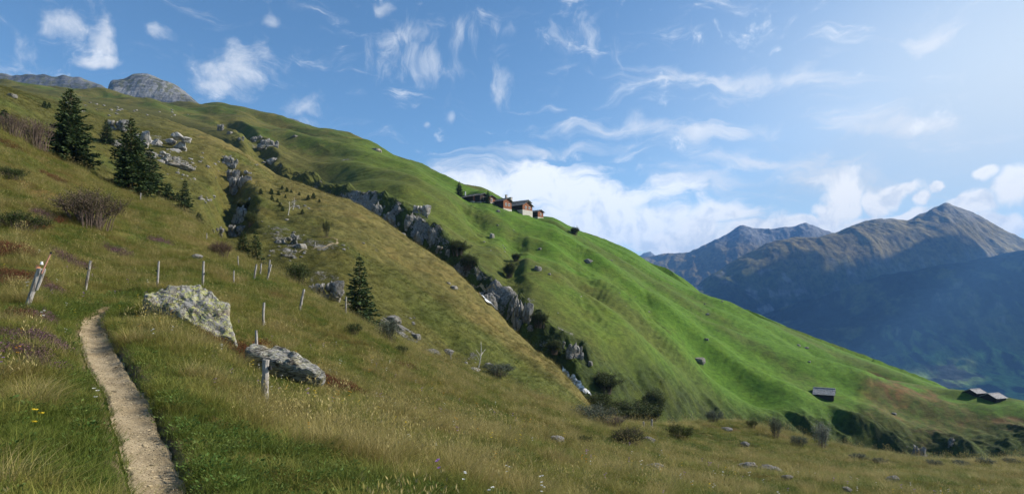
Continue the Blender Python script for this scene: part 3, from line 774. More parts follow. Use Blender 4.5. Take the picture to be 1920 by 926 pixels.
# ------------------------------------------------------------------ clouds added out of view, right of the valley, to shade the far slopes
m_shade_cloud, t, p, out = new_mat('shade_cloud')
p.inputs['Base Color'].default_value = (0.85, 0.86, 0.88, 1)
crng = np.random.default_rng(5)
bm = bmesh.new()
for i in range(74):
    x, y = crng.uniform(5150, 9600), crng.uniform(2750, 4950)
    if math.hypot((x - 6650) / 1.5, y - 3640) < 520: continue
    r_ = crng.uniform(260, 430)
    bmesh.ops.create_icosphere(bm, subdivisions=3, radius=1.0, matrix=Matrix.Translation((x, y, 3000 + crng.uniform(-60, 60))) @ Matrix.Diagonal((r_ * 1.3, r_, r_ * 0.45, 1)))
for v_ in bm.verts:
    n_ = 60 * math.sin(v_.co.x / 130) * math.sin(v_.co.y / 110 + 1) + 35 * math.sin(v_.co.x / 47 + v_.co.y / 61)
    v_.co.z += n_; v_.co.y += 0.7 * n_
me = bpy.data.meshes.new('shade_cloud'); bm.to_mesh(me); bm.free()
tag(link('shade_cloud', me, m_shade_cloud), 'added bank of clouds out of view, shading the far slopes', 'shade_cloud', kind='stuff')
# ------------------------------------------------------------------ builders
class Arr:
    """collects quads/triangles as arrays"""
    def __init__(s): s.V = []; s.Fq = []; s.n = 0
    def quads(s, P):                       # P (n,4,3)
        P = np.asarray(P, float); k = len(P)
        s.V.append(P.reshape(-1, 3)); s.Fq.append(np.arange(s.n, s.n + 4 * k).reshape(-1, 4)); s.n += 4 * k
    def tube(s, pts, rad, sides=5, cap=True):
        pts = np.asarray(pts, float); rad = np.asarray(rad, float) * np.ones(len(pts))
        d = np.gradient(pts, axis=0); d /= np.linalg.norm(d, axis=1)[:, None] + 1e-9
        ref = np.array([0, 0, 1.0]) if abs(d[0][2]) < 0.9 else np.array([1.0, 0, 0])
        a = np.cross(d, ref); a /= np.linalg.norm(a, axis=1)[:, None] + 1e-9
        b = np.cross(d, a)
        th = np.linspace(0, 2 * np.pi, sides, endpoint=False)
        ring = pts[:, None, :] + rad[:, None, None] * (np.cos(th)[None, :, None] * a[:, None, :] + np.sin(th)[None, :, None] * b[:, None, :])
        m = len(pts); i = np.arange(m * sides).reshape(m, sides) + s.n
        j = np.roll(i, -1, axis=1)
        s.V.append(ring.reshape(-1, 3))
        s.Fq.append(np.stack([i[:-1], j[:-1], j[1:], i[1:]], -1).reshape(-1, 4)); s.n += m * sides
        if cap:
            for e, r in ((0, 0), (m - 1, 1)):
                s.V.append(pts[e][None]); c = s.n; s.n += 1
                q = np.stack([i[e], j[e], np.full(sides, c), np.full(sides, c)], -1)
                s.Fq.append(q if r else q[:, ::-1])
    def mesh(s, name, smooth_=False):
        V = np.concatenate(s.V); Q = np.concatenate(s.Fq)
        me = bpy.data.meshes.new(name)
        quad = Q[(Q[:, 2] != Q[:, 3]) & (Q[:, 0] != Q[:, 1])]; tri = Q[Q[:, 2] == Q[:, 3]][:, :3]; tri2 = Q[Q[:, 0] == Q[:, 1]][:, 1:]
        faces = [quad.ravel(), tri.ravel(), tri2.ravel()]
        ls = np.concatenate([np.arange(len(quad)) * 4, 4 * len(quad) + np.arange(len(tri) + len(tri2)) * 3])
        li = np.concatenate(faces)
        me.vertices.add(len(V)); me.vertices.foreach_set('co', V.astype(np.float32).ravel())
        me.loops.add(len(li)); me.loops.foreach_set('vertex_index', li.astype(np.int32))
        me.polygons.add(len(ls)); me.polygons.foreach_set('loop_start', ls.astype(np.int32))
        me.polygons.foreach_set('use_smooth', np.full(len(ls), smooth_))
        me.update(calc_edges=True); me.validate()
        return me
def copy_tree(o, parent=None):
    c = o.copy(); COL.objects.link(c)
    if parent is not None: c.parent = parent
    for ch in list(o.children): copy_tree(ch, c)
    return c
def plain_mat(name, colr, rough=0.9, var=0.25, scale=8.0, bumpk=0.0, stretch=(1, 1, 1), second=None):
    m, t, p, out = new_mat(name)
    oc = t.mapping(t.node('ShaderNodeTexCoord').outputs['Object'], stretch)
    n = t.noise(oc, scale, 6, 0.65)
    k = t.rng(n, 0.25, 0.75, 1 - var, 1 + var)
    c = t.mix(1.0, (*colr, 1), t.comb(k, k, k), 'MULTIPLY')
    if second: c = t.mix(t.rng(t.noise(oc, scale * 0.6, 6, 0.7), 0.5, 0.62), c, second)
    t.l.new(c, p.inputs['Base Color']); p.inputs['Roughness'].default_value = rough
    if bumpk: bump(t, p, n, 0.8, bumpk)
    return m
def leaf_mat(name, c1, c2, trans=0.3, attr=None):
    m, t, p, out = new_mat(name)
    if attr:
        a = t.node('ShaderNodeAttribute', attribute_name=attr); a.attribute_type = 'INSTANCER'; base = a.outputs['Color']
        g = t.node('ShaderNodeNewGeometry').outputs['Random Per Island']
        k = t.rng(g, 0, 1, 0.62, 1.38, False)
        c = t.mix(1.0, base, t.comb(k, k, k), 'MULTIPLY')
    else:
        g = t.node('ShaderNodeNewGeometry').outputs['Random Per Island']
        c = t.mix(g, c1, c2)
    t.l.new(c, p.inputs['Base Color']); p.inputs['Roughness'].default_value = 0.65
    tr = t.node('ShaderNodeBsdfTranslucent'); t.l.new(c, tr.inputs['Color'])
    mx = t.node('ShaderNodeMixShader'); mx.inputs[0].default_value = trans
    t.l.new(p.outputs[0], mx.inputs[1]); t.l.new(tr.outputs[0], mx.inputs[2]); t.l.new(mx.outputs[0], out.inputs[0])
    return m
def rvec(n, rng): 
    v = rng.normal(size=(n, 3)); return v / np.linalg.norm(v, axis=1)[:, None]
def leafquads(C, D, Ln, W, rng):
    """leaf-shaped quads: centre-line from C along D, length Ln, width W"""
    D = D / (np.linalg.norm(D, axis=1)[:, None] + 1e-9)
    S = np.cross(D, rvec(len(C), rng)); S /= np.linalg.norm(S, axis=1)[:, None] + 1e-9
    Ln = np.asarray(Ln)[:, None]; W = np.asarray(W)[:, None]
    return np.stack([C, C + D * Ln * 0.5 + S * W * 0.5, C + D * Ln, C + D * Ln * 0.5 - S * W * 0.5], 1)

M_needle = leaf_mat('spruce_needles', (0.016, 0.035, 0.012), (0.075, 0.108, 0.034), 0.12)
M_bark = plain_mat('bark', (0.10, 0.075, 0.055), 0.95, 0.4, 12, 0.02, (1, 1, 0.2))
M_leaf = leaf_mat('shrub_leaves', (0.022, 0.042, 0.010), (0.065, 0.085, 0.022), 0.25)
M_leafgrey = leaf_mat('grey_willow_leaves', (0.06, 0.075, 0.045), (0.15, 0.17, 0.12), 0.25)
M_leafdark = leaf_mat('alder_leaves', (0.026, 0.042, 0.009), (0.080, 0.095, 0.022), 0.25)
M_leafred = leaf_mat('reddish_leaves', (0.06, 0.03, 0.014), (0.10, 0.06, 0.025), 0.25)
M_stem = plain_mat('shrub_stems', (0.13, 0.095, 0.075), 0.95, 0.35, 10)
M_deadwood = plain_mat('bleached_wood', (0.50, 0.46, 0.41), 0.9, 0.3, 10, 0.0, (1, 1, 0.15))
M_post = plain_mat('weathered_post_wood', (0.34, 0.315, 0.28), 0.9, 0.38, 9, 0.012, (3.5, 3.5, 0.18), (0.13, 0.11, 0.09))

def spruce_meshes(seed, h, rmax, dens=1.0, low=0.04, thin=0.0, power=0.85):
    rng = np.random.default_rng(seed)
    A = Arr(); B = Arr()
    zt = np.linspace(-0.4, h, 12)
    B.tube(np.stack([0.03 * np.sin(zt), 0.03 * np.cos(zt * 1.3), zt], 1), np.linspace(0.035 * h * 0.55, 0.008, 12), 7)
    nl = int(h * 5.2 * dens)
    Cs, Ds, Ls, Ws = [], [], [], []
    for i in range(nl):
        t = (i + rng.uniform(-.3, .3)) / nl
        t = min(max(t, 0), 0.985)
        z = h * (low + (1 - low) * t)
        Rr = rmax * (1 - t) ** power * (0.55 + 0.45 * min(1, (t + 0.05) / 0.14)) + 0.06
        nb = int(5 + 5.5 * (1 - t))
        a0 = rng.uniform(0, 6.28)
        for k in range(nb):
            if rng.random() < thin: continue
            az = a0 + 6.283 * k / nb + rng.uniform(-.35, .35)
            Rb = Rr * rng.uniform(0.5, 1.16) * (1 + 0.14 * math.sin(2.3 * az + seed) + 0.12 * math.sin(9 * t + 3 * az))
            rise = 0.55 * t + rng.uniform(-.08, .12)
            s = np.linspace(0, 1, 6)
            r = Rb * s
            zz = z + Rb * (rise * s - (0.62 - 0.2 * t) * s + 0.34 * s * s)
            pts = np.stack([r * math.cos(az), r * math.sin(az), zz], 1)
            if Rb > 0.35: B.tube(pts, np.linspace(0.012 + 0.008 * Rb, 0.004, 6), 4, False)
            n = max(4, int(Rb / 0.105 * dens ** 0.5))
            sv = rng.uniform(0.10, 1.0, 2 * n) ** 0.8
            base = np.stack([np.interp(sv, s, pts[:, j]) for j in range(3)], 1)
            side = np.where(np.arange(2 * n) % 2 == 0, 1, -1)
            out = np.array([math.cos(az), math.sin(az), 0]); lat = np.array([-math.sin(az), math.cos(az), 0])
            D = out[None] * rng.uniform(0.35, 0.9, (2 * n, 1)) + lat[None] * (side * rng.uniform(0.25, 0.95, 2 * n))[:, None]
            D[:, 2] += rng.uniform(-0.62, 0.10, 2 * n) + 0.5 * t
            Lq = (0.14 + 0.42 * min(Rb, 1.6) * (1 - 0.62 * sv)) * rng.uniform(0.6, 1.2, 2 * n)
            Cs.append(base); Ds.append(D); Ls.append(Lq); Ws.append(rng.uniform(0.06, 0.13, 2 * n) + 0.10 * Lq)
    # leader shoot
    zs_ = np.linspace(h * 0.93, h * 1.03, 14)
    Cs.append(np.stack([0 * zs_, 0 * zs_, zs_], 1)); d = rvec(14, rng); d[:, 2] = 1.6; Ds.append(d); Ls.append(np.full(14, 0.14 + 0.012 * h)); Ws.append(np.full(14, 0.05))
    C = np.concatenate(Cs); D = np.concatenate(Ds)
    A.quads(leafquads(C, D, np.concatenate(Ls), np.concatenate(Ws), rng))
    return A.mesh('crown'), B.mesh('trunk', True)
SPRUCE = {}
def spruce(u, v, hpx, kind, label, ymin=3.0, wide=1.0, group='spruce trees on the slope', sink=0.15, h=None):
    loc = hit(u, v, ymin) if h is None else h
    hm = hpx * loc.y / F
    if kind not in SPRUCE:
        spec = {'broad': (5, 8.0, 2.85, 1.1, 0.03, 0.08, 0.8), 'full': (9, 8.0, 2.7, 1.15, 0.02, 0.08, 0.78), 'slim': (13, 5.0, 1.15, 1.0, 0.03, 0.0, 0.85),
                'open': (17, 5.5, 1.5, 1.15, 0.03, 0.06, 0.92), 'young': (21, 1.6, 0.62, 1.6, 0.02, 0.0, 0.7), 'far': (25, 9.0, 2.8, 0.8, 0.10, 0.05, 0.8)}[kind]
        SPRUCE[kind] = (spec[1], spruce_meshes(*spec))
    h0, (cm, tm) = SPRUCE[kind]
    s = hm / h0
    o = empty('spruce_tree', (loc.x, loc.y, loc.z - sink * s), random.uniform(0, 6.28), label, 'tree', group)
    o.scale = (s * wide, s * wide, s)
    link('crown', cm, M_needle, o); link('trunk', tm, M_bark, o)
    return o
def shrub_meshes(seed, w, h, nst, leaves, leaf, spread=0.8, upright=0.5, twig=3, clump=0.16):
    rng = np.random.default_rng(seed)
    S = Arr(); C, D, Ln, Wd = [], [], [], []
    tips = []
    for i in range(nst):
        az = rng.uniform(0, 6.283); rad = rng.uniform(0, 1) ** 0.6
        b = np.array([math.cos(az), math.sin(az), 0]) * 0.34 * w * rad * rng.uniform(0.3, 1)
        e = np.array([math.cos(az) * 0.5 * w * rad, math.sin(az) * 0.5 * w * rad, h * rng.uniform(0.6, 1.0) * (1 - 0.45 * rad * (1 - upright))])
        s = np.linspace(0, 1, 6)[:, None]
        mid = b + (e - b) * s + np.array([0, 0, 0.22 * h]) * np.sin(np.pi * s) * (1 - upright) + rng.normal(0, 0.02 * h, (6, 3)) * s
        mid[0, 2] = -0.1 * h
        S.tube(mid, np.linspace(0.011 * h, 0.004 * h, 6), 4, False)
        tips.append(mid)
        for k in range(twig):
            f = rng.uniform(0.35, 0.95); p0 = np.array([np.interp(f, s[:, 0], mid[:, j]) for j in range(3)])
            d = (e - b) / np.linalg.norm(e - b) + rvec(1, rng)[0] * 0.8; d[2] = abs(d[2])
            ln = h * rng.uniform(0.15, 0.35)
            tw = p0 + d / np.linalg.norm(d) * ln * np.linspace(0, 1, 4)[:, None] + rng.normal(0, 0.01 * h, (4, 3))
            S.tube(tw, np.linspace(0.006 * h, 0.003 * h, 4), 3, False); tips.append(tw)
    if leaves:
        n = leaves
        ti = rng.integers(0, len(tips), n); f = rng.uniform(0.08, 1.05, n)
        P = np.empty((n, 3))
        for q in range(len(tips)):
            m = ti == q
            if not m.any(): continue
            tp = tips[q]; g = np.linspace(0, 1, len(tp))
            for j in range(3): P[m, j] = np.interp(f[m], g, tp[:, j])
        P += rng.normal(0, clump * 0.35 * h, (n, 3)); P[:, 2] = np.maximum(P[:, 2], 0.02)
        L_ = Arr(); L_.quads(leafquads(P, rvec(n, rng) + np.array([0, 0, 0.3]), rng.uniform(0.6, 1.3, n) * leaf, rng.uniform(0.4, 0.7, n) * leaf, rng))
        return S.mesh('stems', True), L_.mesh('foliage')
    return S.mesh('stems', True), None
SHRUB = {}
SHRUB_SPEC = {   # seed, w, h, stems, leaves, leaf size
    'twiggy': (31, 3.2, 2.0, 90, 6500, 0.07, 0.8, 0.35, 5, 0.16), 'bare': (33, 2.4, 2.2, 60, 700, 0.06, 0.8, 0.6, 4, 0.1),
    'leafy': (35, 2.2, 1.2, 40, 3800, 0.08, 0.8, 0.4, 3, 0.2), 'willow': (37, 2.0, 2.0, 24, 2600, 0.10, 0.7, 0.8, 3, 0.16),
    'alder': (39, 6.0, 6.0, 46, 15000, 0.27, 0.8, 0.6, 5, 0.14), 'dwarf': (41, 2.6, 0.9, 60, 5500, 0.06, 0.9, 0.3, 3, 0.22), 'sapling': (43, 1.6, 2.4, 5, 40, 0.06, 0.5, 0.9, 4, 0.1)}
def shrub(u, v, wpx, hpx, kind, label, mat=None, ymin=3.0, name='shrub', group=None, stem=None):
    loc = hit(u, v, ymin)
    if kind not in SHRUB: SHRUB[kind] = shrub_meshes(*SHRUB_SPEC[kind])
    st, fo = SHRUB[kind]
    sp = SHRUB_SPEC[kind]
    sx = wpx * loc.y / F / sp[1]; sz = hpx * loc.y / F / sp[2]
    o = empty(name, (loc.x, loc.y, loc.z - 0.03 * sz), random.uniform(0, 6.28), label, 'sapling' if name == 'dead_sapling' else ('juniper' if name == 'juniper_bush' else 'shrub'), group)
    o.scale = (sx, sx, sz)
    def part(nm, me, mt):
        me2 = me if len(me.materials) == 0 or me.materials[0] == mt else me.copy()
        if me2 is not me: me2.materials.clear()
        return link(nm, me2, mt, o)
    part('stems', st, stem or M_stem)
    if fo is not None: part('foliage', fo, mat or M_leaf)
    return o

def ico(sub):
    bm = bmesh.new(); bmesh.ops.create_icosphere(bm, subdivisions=sub, radius=1.0)
    bm.verts.ensure_lookup_table()
    V = np.array([v.co[:] for v in bm.verts]); Fc = np.array([[v.index for v in f.verts] for f in bm.faces])
    bm.free(); return V, Fc
ICO5, ICO3 = ico(5), ico(4)
def block_verts(rng, V0, cuts):
    V = V0 * 1.2
    for k in range(cuts):
        n = rvec(1, rng)[0] * np.array([1, 1, 1.3]); n /= np.linalg.norm(n); d = rng.uniform(0.5, 0.95)
        V = V - n[None] * np.maximum(0, V @ n - d)[:, None] * 0.98
    return V
def crag_mesh(seed, tall, strata):
    """a broken outcrop: fractured blocks leaning on each other along one bedding direction"""
    rng = np.random.default_rng(seed); Vs, Fs, n = [], [], 0
    tilt = Euler((rng.uniform(-.25, .25), rng.uniform(-.4, .4), 0)).to_matrix(); T = np.array(tilt)
    for i in range(15):
        big = i < 6
        c = np.array([rng.uniform(-.72, .72), rng.uniform(-.4, .45), 0.0]); c[2] = rng.uniform(-.55, .5 if big else .75) * (1 - 0.45 * abs(c[0])) + (0.1 if big else 0)
        c[1] += 0.35 * (c[2] + 0.3)
        s = np.array([rng.uniform(.26, .48), rng.uniform(.28, .5), rng.uniform(.2, .4) * tall]) * (1.0 if big else 0.62)
        V = block_verts(rng, ICO3[0], 16)
        V = V + 0.05 * ICO3[0] * fbm3(V * 3 + seed + i, 3, seed + i)[:, None]
        q = V[:, 2] * 4.5 + 0.5 * vnoise3(V * 1.5 + i, seed)
        V[:, :2] *= (1 - strata * np.abs((q % 1) - 0.5))[:, None]
        Vs.append((V * s) @ T.T + c); Fs.append(ICO3[1] + n); n += len(V)
    return np_mesh('rock', np.concatenate(Vs), np.concatenate(Fs), None, False)
def rock_mesh(seed, craggy=0.5, strata=0.0, sub=5):
    if craggy >= 0.8: return crag_mesh(seed, 1.3, strata)
    rng = np.random.default_rng(seed)
    V, Fc = ICO5 if sub == 5 else ICO3
    V = V.copy(); n0 = V.copy()
    V *= 1.15
    for k in range(34):
        n = rvec(1, rng)[0]; d = rng.uniform(0.6, 0.98)
        V -= n[None] * np.maximum(0, V @ n - d)[:, None] * 0.96
    if craggy:
        f1 = fbm3(V * 2.0 + seed, 4, seed); f2 = 1 - 2 * np.abs(vnoise3(V * 2.6 + seed * 1.7, seed + 3))
        V += n0 * (0.07 * f1 + 0.11 * craggy * f2)[:, None]
    if strata:
        q = V[:, 2] * 7 + 0.8 * vnoise3(V * 1.3 + 9, seed + 5)
        V[:, :2] *= (1 + strata * (np.abs((q % 1) - 0.5) - 0.25))[:, None]
    V += n0 * (0.045 * fbm3(V * 7, 3, seed + 8) + (0.05 * craggy * (1 - 2 * np.abs(vnoise3(V * np.array([6, 6, 9.0]), seed + 11)))))[:, None]
    return np_mesh('rock', V, Fc, None, True)
ROCKS = {}; ROCKPOS = []
ROCK_SPEC = {'block': (51, 0.35, 0.10), 'block2': (53, 0.5, 0.0), 'crag': (55, 0.9, 0.22), 'crag2': (57, 1.0, 0.16), 'crag3': (59, 0.8, 0.25), 'flat': (61, 0.25, 0.12), 'stone': (63, 0.2, 0.0, 3), 'slabby': (65, 0.5, 0.35)}
def rock(u, v, wpx, hpx, kind, label, mat=None, ymin=3.0, deep=0.8, name='rock', group=None, tilt=(0, 0), rz=None, cat='rock', lift=0.0):
    """half-buried rock: its visible base centre is at bearing u, height angle v"""
    loc = hit(u, v, ymin)
    if kind not in ROCKS: ROCKS[kind] = rock_mesh(*ROCK_SPEC[kind])
    me = ROCKS[kind]; mat = mat or m_rock
    key = (kind, mat.name)
    if len(me.materials) and me.materials[0] != mat:
        if key not in ROCKS:
            ROCKS[key] = me.copy(); ROCKS[key].materials.clear()
        me = ROCKS[key]
    w_, h_ = wpx * loc.y / F, hpx * loc.y / F
    if loc.y < 60: ROCKPOS.append((loc.x, loc.y + 0.1 * w_, w_ * 0.5)); lift = lift + (0.28 if loc.y < 45 and name == 'rock' else 0)
    o = link(name, me, mat)
    o.location = (loc.x, loc.y + 0.2 * w_ * deep, loc.z + 0.08 * h_ + lift * h_)
    o.scale = (w_ * 0.56, w_ * 0.5 * deep, h_ * (0.95 if kind.startswith('crag') else 0.66))
    o.rotation_euler = (R(tilt[0]), R(tilt[1]), 0 if rz is None else R(rz))
    return tag(o, label, cat, group)

def outline_rock(name, pts, y0, nrm, thick, mat, label, seed, groove=None, rough=1.0, squash=2.6):
    """boulder with the given silhouette in its own leaning plane, full thickness"""
    P = np.array([raw_pt(u, v, y0) for u, v in pts])
    c0 = P.mean(0)
    n = np.array(nrm, float); n /= np.linalg.norm(n)
    vd = c0 / np.linalg.norm(c0)
    P = np.array([c0 + (p / np.linalg.norm(p)) * ((c0 @ n) / ((p / np.linalg.norm(p)) @ n)) - c0 for p in P])   # carried onto the leaning plane
    a = np.cross([0, 0, 1.0], n); a = -a if a[0] < 0 else a; a /= np.linalg.norm(a); b = np.cross(n, a); b = -b if b[2] < 0 else b
    q = np.stack([(P - c0) @ a, (P - c0) @ b], 1); cc = q.mean(0); q -= cc; c0 = c0 + a * cc[0] + b * cc[1]
    ang = np.arctan2(q[:, 1], q[:, 0])
    # radius along each direction by casting against the polygon
    na, ns = 220, 90
    th = np.linspace(-np.pi, np.pi, na, endpoint=False); rad = np.zeros(na)
    for i, t_ in enumerate(th):
        d = np.array([math.cos(t_), math.sin(t_)]); best = 0
        for j in range(len(q)):
            p1, p2 = q[j], q[(j + 1) % len(q)]; e = p2 - p1
            den = d[0] * e[1] - d[1] * e[0]
            if abs(den) < 1e-9: continue
            s_ = (p1[0] * e[1] - p1[1] * e[0]) / den; k_ = (p1[0] * d[1] - p1[1] * d[0]) / den
            if s_ > 0 and -1e-6 <= k_ <= 1 + 1e-6: best = max(best, s_)
        rad[i] = best
    rad = np.convolve(np.concatenate([rad[-2:], rad, rad[:2]]), [.1, .2, .4, .2, .1], 'valid')
    s = np.cos(np.linspace(0.0, np.pi, ns)) 
    k = np.clip(1 - np.abs(s) ** squash, 0, 1) ** (1 / squash)
    k[:12] = np.linspace(0.0, k[12], 12)
    s[:12] = s[12] + (1 - s[12]) * (1 - np.linspace(0, 1, 12) ** 2) * 0.5
    K, TH = np.meshgrid(k, th, indexing='ij'); Sm = np.meshgrid(s, th, indexing='ij')[0]; RR = np.tile(rad, (ns, 1))
    la, lb, ln = (K * RR * np.cos(TH)).ravel(), (K * RR * np.sin(TH)).ravel(), (Sm * thick).ravel()
    L_ = np.stack([la, lb, ln], 1)
    f = 0.07 * fbm3(L_ * 3.0 + seed, 5, seed) + 0.06 * (1 - 2 * np.abs(vnoise3(L_ * np.array([2.2, 3.4, 2]) + seed, seed + 2))) + 0.03 * (1 - 2 * np.abs(vnoise3(L_ * np.array([5, 9, 5]) + seed, seed + 4)))
    edge = (K.ravel() ** 2)
    ln = ln + rough * f * np.where(ln > 0, 1, 0.4) * (0.4 + 0.6 * sstep(0.05, 0.3, K.ravel()))
    sc_ = 1 + rough * 0.5 * f * edge
    la, lb = la * sc_, lb * sc_
    if groove is not None:
        g = np.abs(la - groove + 0.09 * np.sin(lb * 5) + 0.12 * lb)
        ln -= 0.13 * np.exp(-(g / 0.035) ** 2) * (ln > -0.1)
    W = a[None] * la[:, None] + b[None] * lb[:, None] + n[None] * ln[:, None]
    i = np.arange(ns * na).reshape(ns, na); j = np.roll(i, -1, 1)
    Fc = np.stack([i[:-1], i[1:], j[1:], j[:-1]], -1).reshape(-1, 4)
    me = np_mesh(name, W, Fc)
    bm = bmesh.new(); bm.from_mesh(me)
    bmesh.ops.remove_doubles(bm, verts=bm.verts, dist=0.0005); bmesh.ops.recalc_face_normals(bm, faces=bm.faces)
    bm.to_mesh(me); bm.free()
    o = link(name, me, mat); o.location = c0 - n * thick * (0.8 if thick > 0.35 else 1.1)
    return tag(o, label, 'boulder')

class MB:
    """boxes and prisms into one mesh"""
    def __init__(s): s.bm = bmesh.new()
    def box(s, c, d, rot=None):
        M = Matrix.Translation(c) @ (rot.to_matrix().to_4x4() if rot else Matrix()) @ Matrix.Diagonal((*d, 1))
        bmesh.ops.create_cube(s.bm, size=1.0, matrix=M); return s
    def poly(s, pts, ext):
        """prism: polygon pts (3d) pushed along ext"""
        lo = [s.bm.verts.new(p) for p in pts]; hi = [s.bm.verts.new(Vector(p) + Vector(ext)) for p in pts]
        n = len(pts)
        s.bm.faces.new(lo); s.bm.faces.new(hi[::-1])
        for i in range(n): s.bm.faces.new((lo[i], hi[i], hi[(i + 1) % n], lo[(i + 1) % n]))
        return s
    def cyl(s, c, r, h, seg=10, r2=None):
        bmesh.ops.create_cone(s.bm, cap_ends=True, segments=seg, radius1=r, radius2=r if r2 is None else r2, depth=h, matrix=Matrix.Translation(c)); return s
    def build(s, name, mat, parent=None):
        bmesh.ops.recalc_face_normals(s.bm, faces=s.bm.faces)
        me = bpy.data.meshes.new(name); s.bm.to_mesh(me); s.bm.free()
        return link(name, me, mat, parent)
# ------------------------------------------------------------------ buildings
M_logs = plain_mat('dark_log_wall', (0.045, 0.034, 0.027), 0.9, 0.4, 5, 0.03, (0.5, 0.5, 5))
M_redwood = plain_mat('red_brown_boards', (0.21, 0.085, 0.042), 0.85, 0.3, 4, 0.0, (3, 3, 0.4))
M_plaster = plain_mat('pale_stone_wall', (0.47, 0.44, 0.38), 0.95, 0.2, 2.0)
M_greystone = plain_mat('grey_stone_wall', (0.36, 0.33, 0.29), 0.95, 0.35, 2.5)
M_slate = plain_mat('stone_slates', (0.15, 0.145, 0.14), 0.8, 0.4, 3.0)
M_shingle = plain_mat('grey_wood_shingles', (0.36, 0.34, 0.325), 0.85, 0.5, 4.0, 0.03, (1, 1, 1), (0.20, 0.18, 0.17))
M_windark = plain_mat('window_glass', (0.02, 0.022, 0.026), 0.15, 0.1, 2)
M_whitewood = plain_mat('white_frame', (0.7, 0.68, 0.64), 0.7, 0.1, 3)
M_metal = plain_mat('pale_flue', (0.5, 0.5, 0.5), 0.5, 0.1, 3)
def roof(parent, L, W, hw, pitch, over, mat, rows, cols, seed, thick=0.12):
    """two slopes of overlapping slabs; gable at x=0, walls y in 0..W"""
    rng = random.Random(seed); mb = MB()
    rise = math.tan(pitch) * W / 2
    sl = (W / 2 + over) / math.cos(pitch)
    for side in (0, 1):
        for r in range(rows):
            x = -L - over
            d0 = sl * r / rows                                  # distance up from the eave
            while x < over - 0.02:
                wd = (L + 2 * over) / cols * rng.uniform(0.7, 1.35)
                wd = min(wd, over - x)
                ln = sl / rows * rng.uniform(1.12, 1.3)
                dc = d0 + ln / 2 - rng.uniform(0, 0.06)
                hy = -over + dc * math.cos(pitch); hz = hw - over * math.tan(pitch) + dc * math.sin(pitch) + 0.10 + rng.uniform(0, thick * 0.35)
                y = hy if side == 0 else W - hy
                tl = (pitch - R(3.5)) * (1 if side == 0 else -1)
                mb.box((x + wd / 2, y, hz), (wd * 0.97, ln, thick * rng.uniform(0.6, 1.1)), Euler((tl, rng.uniform(-.03, .03), rng.uniform(-.05, .05))))
                x += wd
    mb.box((-L / 2, W / 2, hw + rise + 0.16), (L + 2 * over, 0.42, 0.10))
    return mb.build('roof', mat, parent)
def gable_body(name, parent, L, W, z0, hw, pitch, mat, inset=0.0, gable=True):
    mb = MB(); rise = math.tan(pitch) * W / 2 if gable else 0
    pts = [(-inset, inset, z0), (-inset, W - inset, z0), (-inset, W - inset, hw)] + ([(-inset, W / 2, hw + rise)] if gable else []) + [(-inset, inset, hw)]
    mb.poly(pts, (-(L - 2 * inset), 0, 0))
    return mb.build(name, mat, parent)
def house(u, v, Lm, Wm, hb, hw, label, seed, base_mat, up_mat, pitch=24, rz=-41, chimney=None, windows=2, ymin=250, name='alpine_house', shade_side_mat=None, group='old houses of the hamlet', dz=0.0, loc=None):
    loc = loc or hit(u, v, ymin)
    o = empty(name, (loc.x, loc.y, loc.z + dz), R(rz), label, 'house', group)
    pt = R(pitch)
    gable_body('stone_base', o, Lm, Wm, -2.6, hb, pt, base_mat, 0.0, False)
    gable_body('timber_wall', o, Lm, Wm, hb, hw, pt, up_mat, 0.06)
    if shade_side_mat is not None:
        mb = MB(); mb.box((-Lm / 2, 0.02, (hw + hb) / 2), (Lm - 0.3, 0.09, hw - hb - 0.1)); mb.build('shade_side', shade_side_mat, o)  # dark sheet that colours in the shade on the side away from the sun
    roof(o, Lm, Wm, hw, pt, 0.55, M_slate, 5, 9, seed)
    for k in range(windows):
        y = Wm * (0.32 + 0.36 * k / max(1, windows - 1)) if windows > 1 else Wm * 0.5
        zc = hb + (hw - hb) * 0.55
        wn = MB(); wn.box((-0.02, y, zc), (0.10, 0.95, 1.05)); fr = wn.build('window', M_whitewood, o)
        gl = MB(); gl.box((0.032, y - 0.2, zc), (0.02, 0.32, 0.85)); gl.box((0.032, y + 0.2, zc), (0.02, 0.32, 0.85)); gl.build('pane', M_windark, fr)
    if chimney:
        x, y, hh, r_, mt = chimney
        cb = MB(); zb = hw + math.tan(pt) * min(y, Wm - y)
        if mt is M_metal: cb.cyl((x, y, zb + hh / 2 - 0.3), r_, hh, 10)
        else: cb.box((x, y, zb + hh / 2 - 0.3), (r_ * 2, r_ * 2, hh)); cb.box((x, y, zb + hh - 0.22), (r_ * 2.5, r_ * 2.5, 0.14))
        cb.build('chimney', mt, o)
    return o
house(887, 380, 9.0, 5.6, 0.7, 2.7, 'small red-gabled house on a pale base, topmost of the hamlet', 1, M_plaster, M_redwood, 24, -41, (-7.0, 2.4, 2.2, 0.28, M_metal), 2, shade_side_mat=M_logs)
house(900, 384, 6.2, 4.6, 0.6, 3.2, 'dark timber house partly behind the second hamlet spruce', 2, M_greystone, M_logs, 22, -41, None, 1, shade_side_mat=M_logs)
house(914, 389, 4.6, 5.0, 0.9, 2.5, 'low dark house with a red gable right of the second hamlet spruce', 3, M_greystone, M_redwood, 20, -41, None, 1, shade_side_mat=M_logs)
house(944, 396, 7.6, 5.2, 0.5, 3.7, 'red-brown house with a shade-darkened left side and long eaves, middle of the hamlet', 4, M_plaster, M_redwood, 24, -41, (-1.0, 2.8, 1.8, 0.35, M_greystone), 2, shade_side_mat=M_logs)
